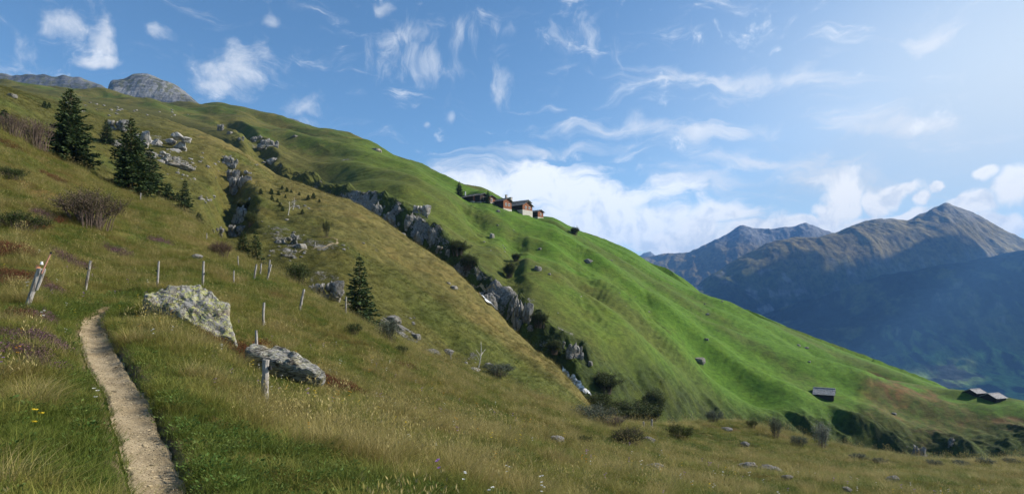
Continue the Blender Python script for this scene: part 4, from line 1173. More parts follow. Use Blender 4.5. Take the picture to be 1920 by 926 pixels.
house(980, 392, 9.0, 4.6, 0.8, 4.2, 'house behind the white-based one, its long slate roof showing above', 5, M_greystone, M_redwood, 20, -37, (-8.6, 1.2, 2.6, 0.55, M_greystone), 0, shade_side_mat=M_logs, loc=hit(981, 399, 250) + Vector((0.8, 8.5, 1.9)))
house(980, 403, 8.6, 6.6, 2.3, 4.3, 'largest hamlet house, white masonry below a red-brown gable', 6, M_plaster, M_redwood, 27, -41, None, 2, shade_side_mat=M_logs)
house(1008.5, 410, 7.4, 4.4, 0.9, 3.4, 'small house with pale base, lowest of the hamlet at the brink', 7, M_plaster, M_redwood, 22, -41, None, 1, shade_side_mat=M_logs)

def hut(u, v, L, W, hw, rz, label, seed, pitch=26, ymin=100, anchor=(0, 0), open_side=False):
    loc = hit(u, v, ymin)
    o = empty('hay_hut', (0, 0, 0), R(rz), label, 'hut', 'wooden hay huts on the meadow')
    c, s = math.cos(R(rz)), math.sin(R(rz))
    o.location = (loc.x - (anchor[0] * c - anchor[1] * s), loc.y - (anchor[0] * s + anchor[1] * c), loc.z)
    pt = R(pitch); rng = random.Random(seed)
    gable_body('stone_base', o, L - 0.2, W - 0.2, -0.9, 0.25, pt, M_logs, 0.1, False)
    gable_body('log_wall', o, L, W, 0.25, hw, pt, M_logs, 0.08)
    lg = MB(); z = 0.42
    while z < hw - 0.1:                                     # log ends at the corners
        lg.box((-L / 2, 0.04, z), (L + 0.16, 0.12, 0.21)); lg.box((-L / 2, W - 0.04, z), (L + 0.16, 0.12, 0.21))
        lg.box((-0.04, W / 2, z + 0.12), (0.12, W + 0.16, 0.2)); lg.box((-L + 0.04, W / 2, z + 0.12), (0.12, W + 0.16, 0.2)); z += 0.27
    lg.build('log_ends', M_logs, o)
    roof(o, L, W, hw, pt, 0.4, M_shingle, 8, 13, seed, 0.11)
    dr = MB(); dr.box((-L / 2, -0.03, 0.95), (0.9, 0.06, 1.3)); dr.build('door', M_logs, o)
    return o
hut(1563, 753, 5.0, 4.4, 2.0, -30, 'dark log hay hut with grey shingle roof, alone on the green meadow', 11, 33)
hut(1831, 745, 3.6, 3.6, 1.3, 198, 'smaller grey-roofed hay hut at the meadow edge, left of a pair', 12, 25, anchor=(0, 3.6))
hut(1868, 755.5, 4.0, 4.3, 1.4, 198, 'grey-roofed hay hut at the meadow edge, right of a pair', 13, 25, anchor=(0, 4.3))

# ------------------------------------------------------------------ boulders by the path
outline_rock('boulder', [(269, 566), (273, 554), (286, 548), (300, 543), (330, 541), (356, 541), (362, 536.5), (376, 537), (390, 546), (404, 556), (420, 566), (430, 573), (428, 590), (430, 606), (438, 622), (443, 641),
                         (430, 640), (412, 630), (390, 628), (372, 618), (352, 603), (332, 592), (312, 583), (290, 577)], 16.6, (0.34, -0.62, 0.71), 0.42, m_boulder,
             'large angular boulder covered in yellow-green lichen beside the path', 71, groove=-0.72, rough=1.25, squash=7.0)
outline_rock('boulder', [(459, 652), (466, 642), (480, 640), (500, 643), (515, 641), (535, 646), (556, 658), (580, 672), (600, 684), (612, 694), (604, 700), (586, 697), (560, 690), (535, 684), (512, 676), (490, 668), (468, 662)], 14.9, (0.22, -0.60, 0.77), 0.30, m_slab,
             'low slanting slab of banded grey rock behind the nearest post', 77, rough=1.0, squash=4.0)

# ------------------------------------------------------------------ fence posts
def post(top, base, wpx, label, y=None, parts=None, square=False):
    loc = hit(base[0], base[1], 3.0) if y is None else Vector(raw_pt(base[0], base[1], y))
    t_ = Vector(raw_pt(top[0], top[1], loc.y + 0.05))
    ax = t_ - loc
    r = wpx * loc.y / F / 2 * 0.88
    A = Arr(); rng = np.random.default_rng(int(top[0] * 7 + top[1]))
    s = np.linspace(-0.3 / max(ax.length, .3), 1, 14)[:, None]
    pts = np.array(ax)[None] * s + rng.normal(0, 0.06 * r, (14, 3))
    A.tube(pts, r * (1.06 - 0.12 * s[:, 0]) * rng.uniform(0.95, 1.05, 14), 9)
    o = link('fence_post', A.mesh('fence_post', False), M_post)
    o.location = loc
    tag(o, label, 'post', 'wooden fence posts')
    for f in (parts or []): f(o, ax, r)
    return o
M_white = plain_mat('white_porcelain', (0.75, 0.75, 0.73), 0.4, 0.05, 3)
M_orange = plain_mat('orange_plastic', (0.75, 0.30, 0.14), 0.5, 0.1, 3)
M_pink = plain_mat('faded_red_stick', (0.62, 0.30, 0.22), 0.7, 0.25, 6)
M_black = plain_mat('black_plastic', (0.02, 0.02, 0.02), 0.5, 0.1, 3)
def insul(f, mat, r_, side, name='insulator'):
    def g(o, ax, r):
        mb = MB(); c = ax * f + Vector((side * (r + r_ * 0.8), -0.02, 0))
        mb.cyl(c, r_, r_ * 1.6, 10, r_ * 0.75); mb.cyl(c + Vector((0, 0, r_)), r_ * 0.7, r_ * 0.6, 10)
        mb.box(c - Vector((side * r_ * 0.8, 0, 0)), (r_ * 1.6, r_ * 0.5, r_ * 0.5))
        mb.build(name, mat, o)
    return g
def stick(o, ax, r):
    A = Arr(); a = np.array(ax) * 0.86 + np.array([0.10, -0.03, 0]); e = a + np.array([0.21, 0, 0.46])
    A.tube(np.linspace(a, e, 5), 0.014, 7); link('marker_stick', A.mesh('marker_stick'), M_pink, o)
    mb = MB(); mb.cyl(Vector(e) + Vector((0.01, 0, 0.02)), 0.022, 0.05, 8); mb.build('stick_cap', M_black, o)
def split(o, ax, r):
    A = Arr(); a = np.array(ax) * 0.42 + np.array([0.07, 0.02, 0]); e = np.array(ax) * 0.99 + np.array([0.11, 0.02, 0.0])
    A.tube(np.linspace(a, e, 6), [r * .5, r * .6, r * .6, r * .55, r * .5, r * .4], 7); link('brace', A.mesh('brace'), M_post, o)
post((75, 503), (52, 573), 10.5, 'leaning grey fence post with white and orange insulators and a pink stick', None, [split, insul(1.02, M_orange, 0.045, -0.5), insul(1.13, M_white, 0.034, 0.2), stick])
post((170, 489), (160, 543), 5.2, 'pale tilted fence post above the end of the path', None, [insul(0.72, M_black, 0.03, -1)])
post((298, 489.5), (295, 536), 4.2, 'thin fence post behind the left end of the lichened boulder', None, [insul(0.6, M_black, 0.03, -1)])
post((382, 489.5), (380, 537), 4.6, 'fence post right behind the top of the lichened boulder', None, [insul(0.5, M_black, 0.03, 1)])
post((438.5, 507), (438, 533), 3.0, 'short thin fence post between the lichened boulder and the cluster of posts')
post((481, 495), (476, 525), 4.2, 'tilted fence post at left of the close cluster on the brow')
post((490, 494), (488, 513), 3.2, 'short fence post in the middle of the close cluster on the brow')
post((506, 487), (503, 518), 3.6, 'tallest fence post in the close cluster, with a yellow insulator', None, [insul(0.6, plain_mat('yellow_plastic', (0.7, 0.5, 0.05), 0.5, 0.1, 3), 0.05, -1)])
post((508.5, 496), (501, 524), 4.0, 'leaning fence post crossing the tallest of the cluster')
post((570, 542), (562, 582), 5.2, 'fence post leaning right on the slope beyond the slab rock')
post((495, 567), (493, 610), 5.2, 'fence post sunk in grass between boulder and slab rock')
post((480.5, 619), (481, 648), 5.8, 'short post standing right behind the slab rock', 16.0)
post((649, 556), (648, 588), 3.6, 'fence post in front of the lone spruce by the gully')
post((498.5, 674), (496, 752), 15.0, 'thick weathered post with a pale flat top in front of the slab rock', None, [insul(0.80, M_black, 0.035, 1)])
post((264, 362), (263, 376), 2.4, 'tiny far fence post below the two big spruces')
post((388, 437), (387, 452), 2.2, 'tiny far fence post near the ravine mouth')
post((446, 480), (447, 499), 2.0, 'thin dark fence post by the reddish bush')
post((1207, 790), (1207, 804), 4.0, 'dark fence post beside the alder thicket at the low brow, left one')
post((1222, 786), (1222, 802), 4.4, 'dark fence post beside the alder thicket at the low brow, right one')
post((845, 661), (845, 674), 2.4, 'thin post above the first gully near the bare sapling')
post((591, 454), (591, 461), 2.6, 'little white marker stake beside the trail on the spur', None)

# ------------------------------------------------------------------ trees
spruce(132, 304, 142, 'broad', 'larger of the two big dark spruces, on the upper left slope', sink=0.3)
spruce(246, 360, 142, 'full', 'big dark spruce with light leader tip, in front of the pale rock band', sink=0.3, wide=0.97)
spruce(281, 356, 80, 'slim', 'smaller spruce tucked against the right side of the second big spruce', 50, 1.5)
spruce(200, 268, 44, 'slim', 'small dark spruce seen between the two big spruces', 75, 1.4)
spruce(347, 396, 60, 'slim', 'slim spruce standing above the ravine', 55, 1.15)
spruce(316, 373, 30, 'young', 'bushy young spruce left of the slim spruce above the ravine', 55)
spruce(333, 378, 18, 'young', 'tiny young spruce beside the slim spruce above the ravine', 55)
spruce(373, 418, 20, 'young', 'round young spruce below the slim spruce, at the ravine edge', 55, 1.1)
spruce(480, 496, 62, 'slim', 'slim dark spruce at the ravine mouth behind the post cluster', 53, 1.1)
spruce(456, 492, 46, 'slim', 'shaded spruce left of the slim one at the ravine mouth', 53, 1.7)
spruce(674, 602, 124, 'open', 'lone loose-branched spruce at the gully edge, centre left', 43, 1.12)
spruce(861, 371, 29, 'far', 'left spruce of the hamlet, above the topmost house', 250, 1.05, 'spruces of the hamlet', 0.4)
spruce(915, 389, 26, 'far', 'right spruce of the hamlet, growing among the houses', 250, 0.8, 'spruces of the hamlet', 0.4)
spruce(84, 203, 14, 'young', 'left one of two small spruces under the rock skyline', 60)
spruce(92, 202, 10, 'young', 'right one of two small spruces under the rock skyline', 60)
spruce(8, 232, 26, 'young', 'dark young spruce at the left picture edge among bare shrubs', 50, 1.3)
SMALL = [(489, 363, 10), (509, 364, 11), (510, 376, 10), (522, 365, 8), (538, 360, 9), (535, 371, 6), (520, 379, 7), (525, 387, 8), (530, 395, 9), (561, 366, 6), (567, 401, 9), (578, 374, 9), (588, 372, 11), (599, 379, 6), (529, 354, 7), (546, 361, 6)]
for i, (u, v, hp) in enumerate(SMALL):
    spruce(u, v, hp, 'young', 'tiny dwarf spruce in the scatter on the tan spur', 90, 1.15, 'dwarf spruces scattered on the spur')
def dead_tree(u, v, hp, ymin, label, seed):
    loc = hit(u, v, ymin); h = hp * loc.y / F; rng = np.random.default_rng(seed); A = Arr()
    z = np.linspace(-0.1, 1, 8) * h
    A.tube(np.stack([0.05 * h * np.sin(z / h * 3), 0 * z, z], 1), np.linspace(0.022, 0.006, 8) * h * 1.4, 6)
    for k in range(7):
        z0 = rng.uniform(0.2, 0.85) * h; az = rng.uniform(0, 6.28); l = rng.uniform(0.2, 0.42) * h
        s = np.linspace(0, 1, 4)[:, None]
        A.tube(np.array([0.05 * h * math.sin(z0 / h * 3), 0, z0]) + s * l * np.array([math.cos(az) * .7, math.sin(az) * .7, 0.75]), np.linspace(0.012, 0.005, 4) * h, 4)
    o = link('dead_sapling', A.mesh('dead_sapling'), M_deadwood); o.location = loc; o.rotation_euler = (0, R(6), 0)
    return tag(o, label, 'dead tree')
dead_tree(540, 404, 26, 90, 'bleached dead trunk on the spur, left of the pair', 1)
dead_tree(549, 394, 24, 90, 'bleached dead trunk on the spur, right of the pair', 2)
dead_tree(897, 690, 46, 40, 'bare white sapling standing on the gully brow', 3)

# ------------------------------------------------------------------ shrubs
shrub(172, 424, 118, 70, 'twiggy', 'large rounded brown twiggy shrub on the left slope', leaf_mat('browning_leaves', (0.045, 0.04, 0.016), (0.09, 0.075, 0.03), 0.25))
shrub(66, 276, 62, 56, 'bare', 'bare purplish shrub left of the biggest spruce', M_leafred, 50)
shrub(22, 252, 50, 40, 'bare', 'bare grey shrub at the left picture edge', M_leafred, 50)
shrub(412, 482, 46, 30, 'twiggy', 'reddish brown bush near the ravine mouth', M_leafred)
shrub(558, 536, 44, 46, 'leafy', 'loose green bush left of the dark rock in the first gully', M_leaf, 46)
shrub(612, 445, 14, 34, 'leafy', 'dark bush in the little runnel on the spur', M_leafdark, 80)
shrub(664, 628, 30, 24, 'leafy', 'small round green bush on the slope below the lone spruce', M_leaf)
shrub(728, 640, 46, 44, 'leafy', 'grey-green bush below the lone spruce at the gully brow', M_leafgrey)
shrub(752, 664, 30, 18, 'dwarf', 'low bush right below the grey-green one at the brow', M_leaf)
shrub(935, 703, 60, 24, 'leafy', 'low leafy bush at the foot of the bare white sapling', M_leafgrey)
shrub(1112, 792, 86, 34, 'leafy', 'wide grey-green bush on the low brow by the stream', M_leafgrey, 20)
shrub(1150, 800, 60, 24, 'bare', 'sprawling grey twigs right of the wide bush on the low brow', M_leafgrey, 20)
shrub(1180, 838, 64, 38, 'twiggy', 'purplish twiggy bush on the lower slope', M_leaf, 10)
shrub(1096, 832, 34, 18, 'dwarf', 'small dark hummock bush left of the purplish bush', M_leafdark, 10)
shrub(1272, 822, 58, 28, 'dwarf', 'dense dark green juniper mound on the brow', M_leafdark, 10, 'juniper_bush')
shrub(1338, 792, 36, 24, 'leafy', 'airy green willow standing behind the low brow', M_leafgrey, 40)
shrub(1454, 822, 22, 42, 'willow', 'tall narrow grey-green willow behind the brow', M_leafgrey, 40)
shrub(1410, 802, 22, 16, 'leafy', 'dark round bush left of the narrow willow', M_leafdark, 40)
shrub(1540, 842, 36, 54, 'willow', 'pale silvery willow in front of the shaded bank', leaf_mat('silver_leaves', (0.14, 0.16, 0.11), (0.30, 0.32, 0.26), 0.25), 40)
shrub(1498, 836, 34, 20, 'leafy', 'grey bush between the two willows', M_leafgrey, 40)
for i, (u, v, wp, hp) in enumerate([(1610, 862, 36, 12), (1650, 868, 30, 10), (1752, 874, 30, 13), (1800, 874, 34, 12), (1848, 872, 34, 14), (1896, 870, 30, 12)]):
    shrub(u, v, wp, hp, 'leafy', 'grey-green bush in the row under the shaded banks at lower right', M_leafgrey, 40, group='bushes along the lower gully')
shrub(30, 430, 110, 34, 'dwarf', 'spreading dark juniper on the left slope', M_leaf, 5, 'juniper_bush')
shrub(20, 335, 60, 22, 'dwarf', 'flat dark juniper high at the left picture edge', M_leaf, 5, 'juniper_bush')
ALD = [(1116, 772, 66, 32, 'left end of the shaded alder thicket by the stream'), (1150, 785, 84, 30, 'alder with the fullest crown in the thicket by the stream'), (1184, 792, 80, 36, 'middle alder of the shaded thicket'),
       (1214, 796, 60, 42, 'dark alder right of the middle in the thicket'), (1228, 780, 40, 44, 'narrow alder at the right end of the thicket'), (1136, 735, 56, 34, 'alder growing higher on the bank behind the thicket')]
for u, v, wp, hp, lb in ALD:
    shrub(u, v, wp, hp, 'alder', lb, M_leafdark, 90, group='alders of the gully thicket')
for u, v, wp, hp, lb in [(458, 398, 24, 22, 'dark bush clinging beside the ravine crag'), (470, 424, 22, 24, 'bush on the right bank of the ravine'), (860, 478, 40, 26, 'shaded bush under the crags of the main gully'), (880, 505, 34, 26, 'dark bush on the gully bank above the waterfall'),
                         (955, 520, 26, 26, 'dark bush low in the meadow cleft'), (968, 490, 16, 14, 'small dark bush high in the meadow cleft'), (1012, 612, 34, 26, 'bush on the shaded gully bank right of the cliff'), (1040, 662, 34, 24, 'bush on the gully bank below the cliff')]:
    shrub(u, v, wp, hp, 'alder', lb, M_leafdark, 80)
shrub(1078, 440, 16, 13, 'alder', 'dark bush on the meadow skyline right of the hamlet', M_leafdark, 250)

# ------------------------------------------------------------------ rocks and crags
RK = [
 # u, v(base), w, h, kind, label, material, ymin
 (306, 277, 108, 44, 'crag3', 'wide pale rock band under the tan crest', m_pale, 75), (262, 272, 36, 34, 'crag2', 'bluish pale rock at the left end of the wide rock band', m_pale, 75),
 (292, 299, 54, 24, 'crag3', 'pale broken rock below the wide rock band', m_pale, 75), (325, 312, 60, 14, 'slabby', 'low line of pale stones under the rock band', m_pale, 75), (215, 245, 40, 30, 'crag2', 'shaded rock overhang behind the two big spruces', m_rock, 75),
 (212, 272, 34, 20, 'slabby', 'grey rubble rock between the big spruces', m_rock, 75), (20, 181, 18, 9, 'block', 'grey boulder under the skyline at far left', m_rock, 60),
 (425, 312, 34, 26, 'crag', 'dark knobbly crag at the head of the ravine', m_rock, 75), (452, 338, 44, 26, 'crag3', 'layered crag right of the ravine head', m_rock, 75), (444, 366, 46, 50, 'crag2', 'tall grey crag standing in the ravine', m_rock, 75),
 (449, 420, 36, 44, 'crag', 'grey crag low in the ravine', m_rock, 75), (432, 342, 26, 34, 'crag2', 'narrow crag on the left wall of the ravine', m_rock, 75), (460, 388, 30, 26, 'crag3', 'ledge of grey rock on the right bank of the ravine', m_rock, 75), (440, 446, 40, 34, 'crag2', 'shaded crag at the ravine mouth', m_rock, 75), (405, 445, 30, 30, 'crag3', 'dark wet rock left of the ravine mouth', m_rock, 62),
 (540, 460, 50, 30, 'crag3', 'grey crag on the spur above the post cluster', m_rock, 70), (562, 466, 24, 16, 'block', 'pale rock at the right end of the spur crag', m_pale, 70), (535, 482, 34, 10, 'slabby', 'flat stones below the spur crag', m_rock, 70),
 (612, 562, 62, 46, 'crag2', 'big grey cracked rock left of the lone spruce', m_rock, 49), (585, 556, 26, 28, 'crag', 'dark rock beside the loose green bush in the gully', m_rock, 49), (654, 578, 30, 14, 'slabby', 'low stones in front of the lone spruce', m_rock, 46),
 (668, 388, 44, 20, 'slabby', 'pale eroded rock scar on the spur brow', m_pale, 178), (690, 402, 36, 18, 'crag3', 'lower part of the pale eroded scar', m_pale, 178), (708, 412, 34, 40, 'crag', 'grey crag left in the row above the main gully', m_rock, 172),
 (722, 432, 30, 30, 'crag2', 'jagged crag in the row above the main gully', m_rock, 165), (743, 410, 34, 32, 'crag3', 'rounded grey crag in a hollow of the meadow lip', m_rock, 172), (772, 424, 30, 30, 'crag', 'brownish knob between two hollows of the lip', m_rock, 168),
 (788, 416, 34, 26, 'crag2', 'bright eroded rock in the right hollow of the lip', m_pale, 172), (796, 448, 34, 30, 'crag3', 'shaded rock wall under the bright hollow', m_rock, 160), (812, 452, 18, 30, 'crag', 'upright dark rock under the lip', m_rock, 160),
 (832, 476, 34, 20, 'crag2', 'grey outcrop at the right end of the crag row', m_rock, 150), (846, 478, 20, 24, 'crag3', 'pale-topped rock at the end of the crag row', m_rock, 150), (752, 452, 18, 12, 'block', 'small pale rock down in the shaded gully', m_rock, 150),
 (868, 512, 24, 18, 'crag', 'rock in the shade above the waterfall', m_rock, 134), (912, 556, 26, 20, 'crag3', 'white rock above the waterfall', m_pale, 122), (913, 580, 34, 30, 'slabby', 'grey slab the waterfall runs over', m_rock, 119),
 (978, 614, 38, 62, 'crag2', 'tall cliff rock in the dark cleft right of the waterfall', m_rock, 120), (963, 590, 24, 44, 'crag', 'shaded cliff rock left in the dark cleft', m_rock, 122), (994, 620, 14, 18, 'block2', 'small bright rock at the foot of the tall cliff', m_rock, 120),
 (1052, 655, 20, 24, 'crag3', 'pointed rock on the gully bank below the cliff', m_rock, 115), (1078, 672, 34, 34, 'crag', 'layered rock on the gully bank above the alders', m_rock, 115), (1107, 684, 10, 12, 'block', 'small rock left above the alder thicket', m_rock, 115),
 (482, 264, 20, 16, 'crag3', 'small crag in the upper gully, left one', m_rock, 215), (500, 278, 40, 24, 'crag', 'broad crag in the upper gully', m_rock, 215), (512, 304, 24, 14, 'block2', 'pale block at the foot of the upper gully', m_pale, 190),
 (412, 246, 12, 18, 'crag2', 'lone rock tower high in the upper gully', m_rock, 215), (430, 252, 12, 10, 'block', 'rock right of the lone tower', m_rock, 215), (452, 262, 14, 10, 'crag3', 'rock on the way down from the lone tower', m_rock, 215),
 (478, 262, 16, 10, 'block2', 'pale rock block on the meadow side of the upper gully', m_pale, 230), (704, 282, 22, 8, 'slabby', 'pale rock on the skyline of the upper meadow', m_pale, 230), (552, 257, 14, 5, 'block', 'small grey rock on the upper meadow', m_rock, 230),
 (735, 602, 34, 16, 'slabby', 'pale stones in the first gully below the lone spruce', m_rock, 54), (748, 616, 24, 10, 'flat', 'flat pale stone further down the first gully', m_rock, 54), (778, 634, 22, 14, 'block', 'grey stone in the first gully beside the brow bush', m_rock, 52),
 (805, 662, 36, 12, 'slabby', 'low stones at the first gully brow', m_rock, 46), (838, 662, 26, 10, 'flat', 'flat stone near the thin post', m_rock, 46), (888, 694, 26, 7, 'flat', 'white stone at the foot of the bare sapling', m_pale, 40), (916, 684, 16, 5, 'flat', 'small white stone right of the bare sapling', m_pale, 46),
 (850, 541, 18, 9, 'slabby', 'pale stone on the tan spur left of the waterfall', m_pale, 85), (840, 532, 10, 5, 'block', 'little stone above the pale one on the tan spur', m_pale, 85),
 (1008, 507, 16, 14, 'block', 'grey boulder in the middle of the green meadow', m_rock, 150), (1030, 515, 7, 5, 'block2', 'small pale boulder right of the grey meadow boulder', m_pale, 150), (1104, 491, 18, 8, 'flat', 'low brown stone heap high on the meadow', m_rock, 150),
 (1312, 679, 26, 14, 'block', 'dark boulder in a hollow on the lower meadow', m_rock, 150), (1327, 590, 8, 5, 'block2', 'small boulder on the meadow below the skyline', m_rock, 150), (1325, 637, 10, 5, 'block', 'low rock midway on the meadow slope', m_rock, 150),
 (1513, 653, 10, 5, 'block2', 'small rock near the right meadow skyline', m_rock, 150), (1518, 679, 6, 4, 'block', 'tiny pale rock below the right meadow skyline', m_pale, 150), (1498, 648, 7, 4, 'flat', 'tiny rock left of the small skyline rock', m_pale, 150),
 (922, 446, 10, 14, 'block', 'pale rock showing in the meadow under the hamlet', m_pale, 180), (934, 398, 9, 8, 'block2', 'dark rock in the hollow below the first house', m_rock, 220), (1012, 468, 8, 6, 'block', 'little rock in the meadow below the white-based house', m_rock, 180),
 (1725, 862, 22, 32, 'crag2', 'pale cliff rock between the shaded banks at lower right', m_rock, 135), (1674, 866, 14, 14, 'crag3', 'small rock at the foot of the shaded bank', m_rock, 135), (1786, 835, 14, 18, 'crag', 'rock rib on the rough bank at lower right', m_rock, 135),
 (1690, 868, 12, 8, 'block', 'white-edged rock left of the pale cliff rock', m_rock, 135), (1784, 866, 10, 8, 'block2', 'rock at the bottom of the right bank', m_rock, 135), (1677, 777, 10, 6, 'block', 'small rock on the rough brown slope', m_rock, 135),
 (1046, 827, 28, 8, 'flat', 'flat whitish stone on the lower slope, alone', m_pale, 8), (1082, 881, 14, 5, 'flat', 'small flat stone low in the grass', m_rock, 8), (1232, 880, 34, 9, 'flat', 'long flat grey stone low on the slope', m_rock, 8), (1217, 830, 26, 10, 'flat', 'grey stone slab beside the purplish bush', m_rock, 8),
 (1406, 879, 32, 13, 'block2', 'rounded pale stone left of the stone pile', m_pale, 8), (1440, 886, 34, 13, 'slabby', 'dark layered stone of the pile at lower right', m_rock, 8), (1458, 887, 26, 10, 'flat', 'pale stone leaning on the pile at lower right', m_pale, 8), (1478, 897, 22, 5, 'flat', 'thin flat stone right of the stone pile', m_rock, 8),
 (1677, 903, 22, 12, 'block2', 'pale rounded stone at the bottom right', m_pale, 8), (1590, 920, 18, 6, 'flat', 'flat stone near the bottom edge of the picture', m_pale, 8), (1893, 870, 8, 4, 'block', 'tiny pale stone at the right edge', m_pale, 20), (1398, 836, 18, 7, 'flat', 'dark stone on the grassy knoll', m_rock, 8), (1364, 806, 22, 6, 'flat', 'grey stone in the grass behind the knoll', m_rock, 8),
 (366, 484, 22, 7, 'flat', 'pale flat stone on the slope above the posts', m_pale, 10),
]
for u, v, wp, hp, k, lb, mt, ym in RK:
    small = k in ('flat', 'block', 'block2', 'slabby')
    rock(u, v, wp, hp * (1.25 if k == 'flat' else 1.0), k, lb, mt, ym, 0.9 if small else 0.7, rz=random.uniform(-25, 25) if small else random.uniform(-12, 12), tilt=(random.uniform(-6, 6), random.uniform(-6, 10)), name='rock' if small else 'crag', cat='rock' if small else 'crag')
# loose stones of the rock scars
rng_s = random.Random(3)
SC_ST = [(330, 300, 60, 16, 26), (350, 320, 50, 24, 16), (385, 372, 24, 10, 12), (405, 320, 24, 30, 10), (545, 470, 60, 24, 20), (490, 310, 40, 16, 6), (560, 384, 50, 10, 10), (740, 605, 50, 26, 16), (880, 675, 40, 14, 8), (520, 430, 60, 20, 8), (200, 205, 60, 16, 10), (300, 212, 80, 10, 10), (640, 465, 50, 10, 8), (930, 460, 60, 60, 8), (1240, 560, 200, 90, 10), (160, 195, 40, 14, 8)]
for u0, v0, su, sv, n in SC_ST:
    for i in range(n):
        u, v = u0 + rng_s.gauss(0, su * 0.4), v0 + rng_s.gauss(0, sv * 0.4)
        s_ = rng_s.uniform(2.0, 6.5) if u0 < 900 else rng_s.uniform(2, 4)
        rock(u, v, s_ * 1.4, s_ * 0.8, 'stone', 'small loose grey stone lying in short grass on the slopes', m_pale if rng_s.random() < 0.5 else m_rock, 53 if v0 < 560 else 46, 0.9, 'stone', 'loose stones strewn on the slopes', rz=rng_s.uniform(0, 180), cat='stone')

# ------------------------------------------------------------------ footpath, trail and stream
m_path, t, p, out = new_mat('trodden_earth')
POS = t.node('ShaderNodeNewGeometry').outputs['Position']
n1 = t.noise(POS, 2.2, 6, 0.6); n2 = t.noise(POS, 28, 6, 0.7); n3 = t.noise(POS, 110, 3, 0.6)
c = t.mix(t.rng(n1, 0.35, 0.65), (0.26, 0.20, 0.115), (0.39, 0.31, 0.195))
c = t.mix(t.mul(t.rng(n2, 0.5, 0.68), 0.6), c, (0.48, 0.39, 0.25)); c = t.mix(t.mul(t.rng(n3, 0.55, 0.72), 0.6), c, (0.14, 0.105, 0.065))
t.l.new(c, p.inputs['Base Color']); bump(t, p, t.add(t.mul(n2, 0.7), t.mul(n3, 0.5)), 1.0, 0.03)
npth, ncr = 420, 46
tt = np.linspace(0, len(PC) - 1.02, npth)
Lp = np.stack([np.interp(tt, np.arange(len(PC)), smooth(PL[:, j].repeat(1), 0.01)) for j in (0, 1)], 1); Rp = np.stack([np.interp(tt, np.arange(len(PC)), PR[:, j]) for j in (0, 1)], 1)
for j in (0, 1): Lp[:, j] = smooth(Lp[:, j], 9); Rp[:, j] = smooth(Rp[:, j], 9)
wob = (0.05 * perlin(np.linspace(0, 14, npth), np.zeros(npth), 5) + 0.03 * perlin(np.linspace(0, 60, npth), np.zeros(npth), 6))[:, None]; dirv = (Rp - Lp) / np.linalg.norm(Rp - Lp, axis=1)[:, None]
Lp = Lp - dirv * (0.02 + wob); Rp = Rp + dirv * (0.02 - wob)
fr = np.linspace(0, 1, ncr)
XY = Lp[:, None] + (Rp - Lp)[:, None] * fr[None, :, None]
px_, py_ = XY[..., 0].ravel(), XY[..., 1].ravel()
edge = np.minimum(fr, 1 - fr) / 0.5
pz = H(px_, py_) + 0.05 + (-0.035 * sstep(0, 0.9, np.tile(edge, npth))) + 0.03 + 0.012 * fbm(px_ / 0.25, py_ / 0.25, 4, 501) + 0.02 * fbm(px_ / 0.9, py_ / 0.9, 2, 503)
pz -= 0.03 * (1 - sstep(0, 0.2, np.tile(edge, npth)))
pth = link('path', np_mesh('path', np.stack([px_, py_, pz], 1), grid_faces(npth, ncr)), m_path)
tag(pth, 'narrow sandy footpath worn into the grass', 'path', kind='structure')
def strip(name, pts, wpx, mat, label, cat, kind, ymin, lift=0.05, n=60):
    hs = [hit(u, v, ymin) for u, v in pts]
    k = np.arange(len(hs)); q = np.linspace(0, len(hs) - 1, n)
    X = np.interp(q, k, [h.x for h in hs]); Y = np.interp(q, k, [h.y for h in hs]); Wd = np.interp(q, k, np.array(wpx) * np.array([h.y for h in hs]) / F)
    d = np.stack([np.gradient(X), np.gradient(Y)], 1); d /= np.linalg.norm(d, axis=1)[:, None] + 1e-9
    nrm = np.stack([-d[:, 1], d[:, 0]], 1); nc = 9
    s = np.linspace(-0.5, 0.5, nc)
    P = np.stack([X, Y], 1)[:, None] + nrm[:, None] * (Wd[:, None] * s[None] * (1 + 0.4 * perlin(q * 3, q * 0, 9))[:, None])[..., None]
    x, y = P[..., 0].ravel(), P[..., 1].ravel()
    o = link(name, np_mesh(name, np.stack([x, y, H(x, y) + lift + 0.1 * lift * fbm(x, y, 3, 77)], 1), grid_faces(n, nc)), mat)
    return tag(o, label, cat, kind=kind)
strip('path', [(560, 474), (590, 466), (612, 463), (633, 457), (632, 450), (622, 446), (604, 445)], [3, 3, 3, 3.4, 3, 3, 2], m_path, 'thin pale trail crossing the spur', 'path', 'structure', 66, 0.06)
strip('path', [(882, 537), (900, 535), (918, 538), (930, 544)], [2, 2.5, 2.5, 2], m_path, 'short pale trail on the gully bank above the waterfall', 'path', 'structure', 128, 0.1)
m_water, t, p, out = new_mat('white_water')
POS = t.node('ShaderNodeNewGeometry').outputs['Position']
n1 = t.noise(POS, 1.1, 6, 0.65)
t.l.new(t.mix(t.rng(n1, 0.42, 0.58), (0.22, 0.23, 0.23), (0.82, 0.84, 0.86)), p.inputs['Base Color']); p.inputs['Roughness'].default_value = 0.3
strip('stream', [(902, 556), (910, 566), (918, 577), (926, 588), (934, 597)], [7, 8, 8, 7, 5], m_water, 'foaming waterfall in the upper gully', 'stream', 'structure', 112, 0.45)
strip('stream', [(1054, 696), (1062, 705), (1072, 712), (1084, 722), (1096, 734), (1108, 741)], [5, 6, 7, 8, 8, 7], m_water, 'white foaming stream below the spur', 'stream', 'structure', 97, 0.35)
rock(204, 714, 20, 11, 'flat', 'flat grey stone set in the footpath, left of two', m_rock, 3, 1.2, 'stepping_stone', cat='stone', lift=-0.35)
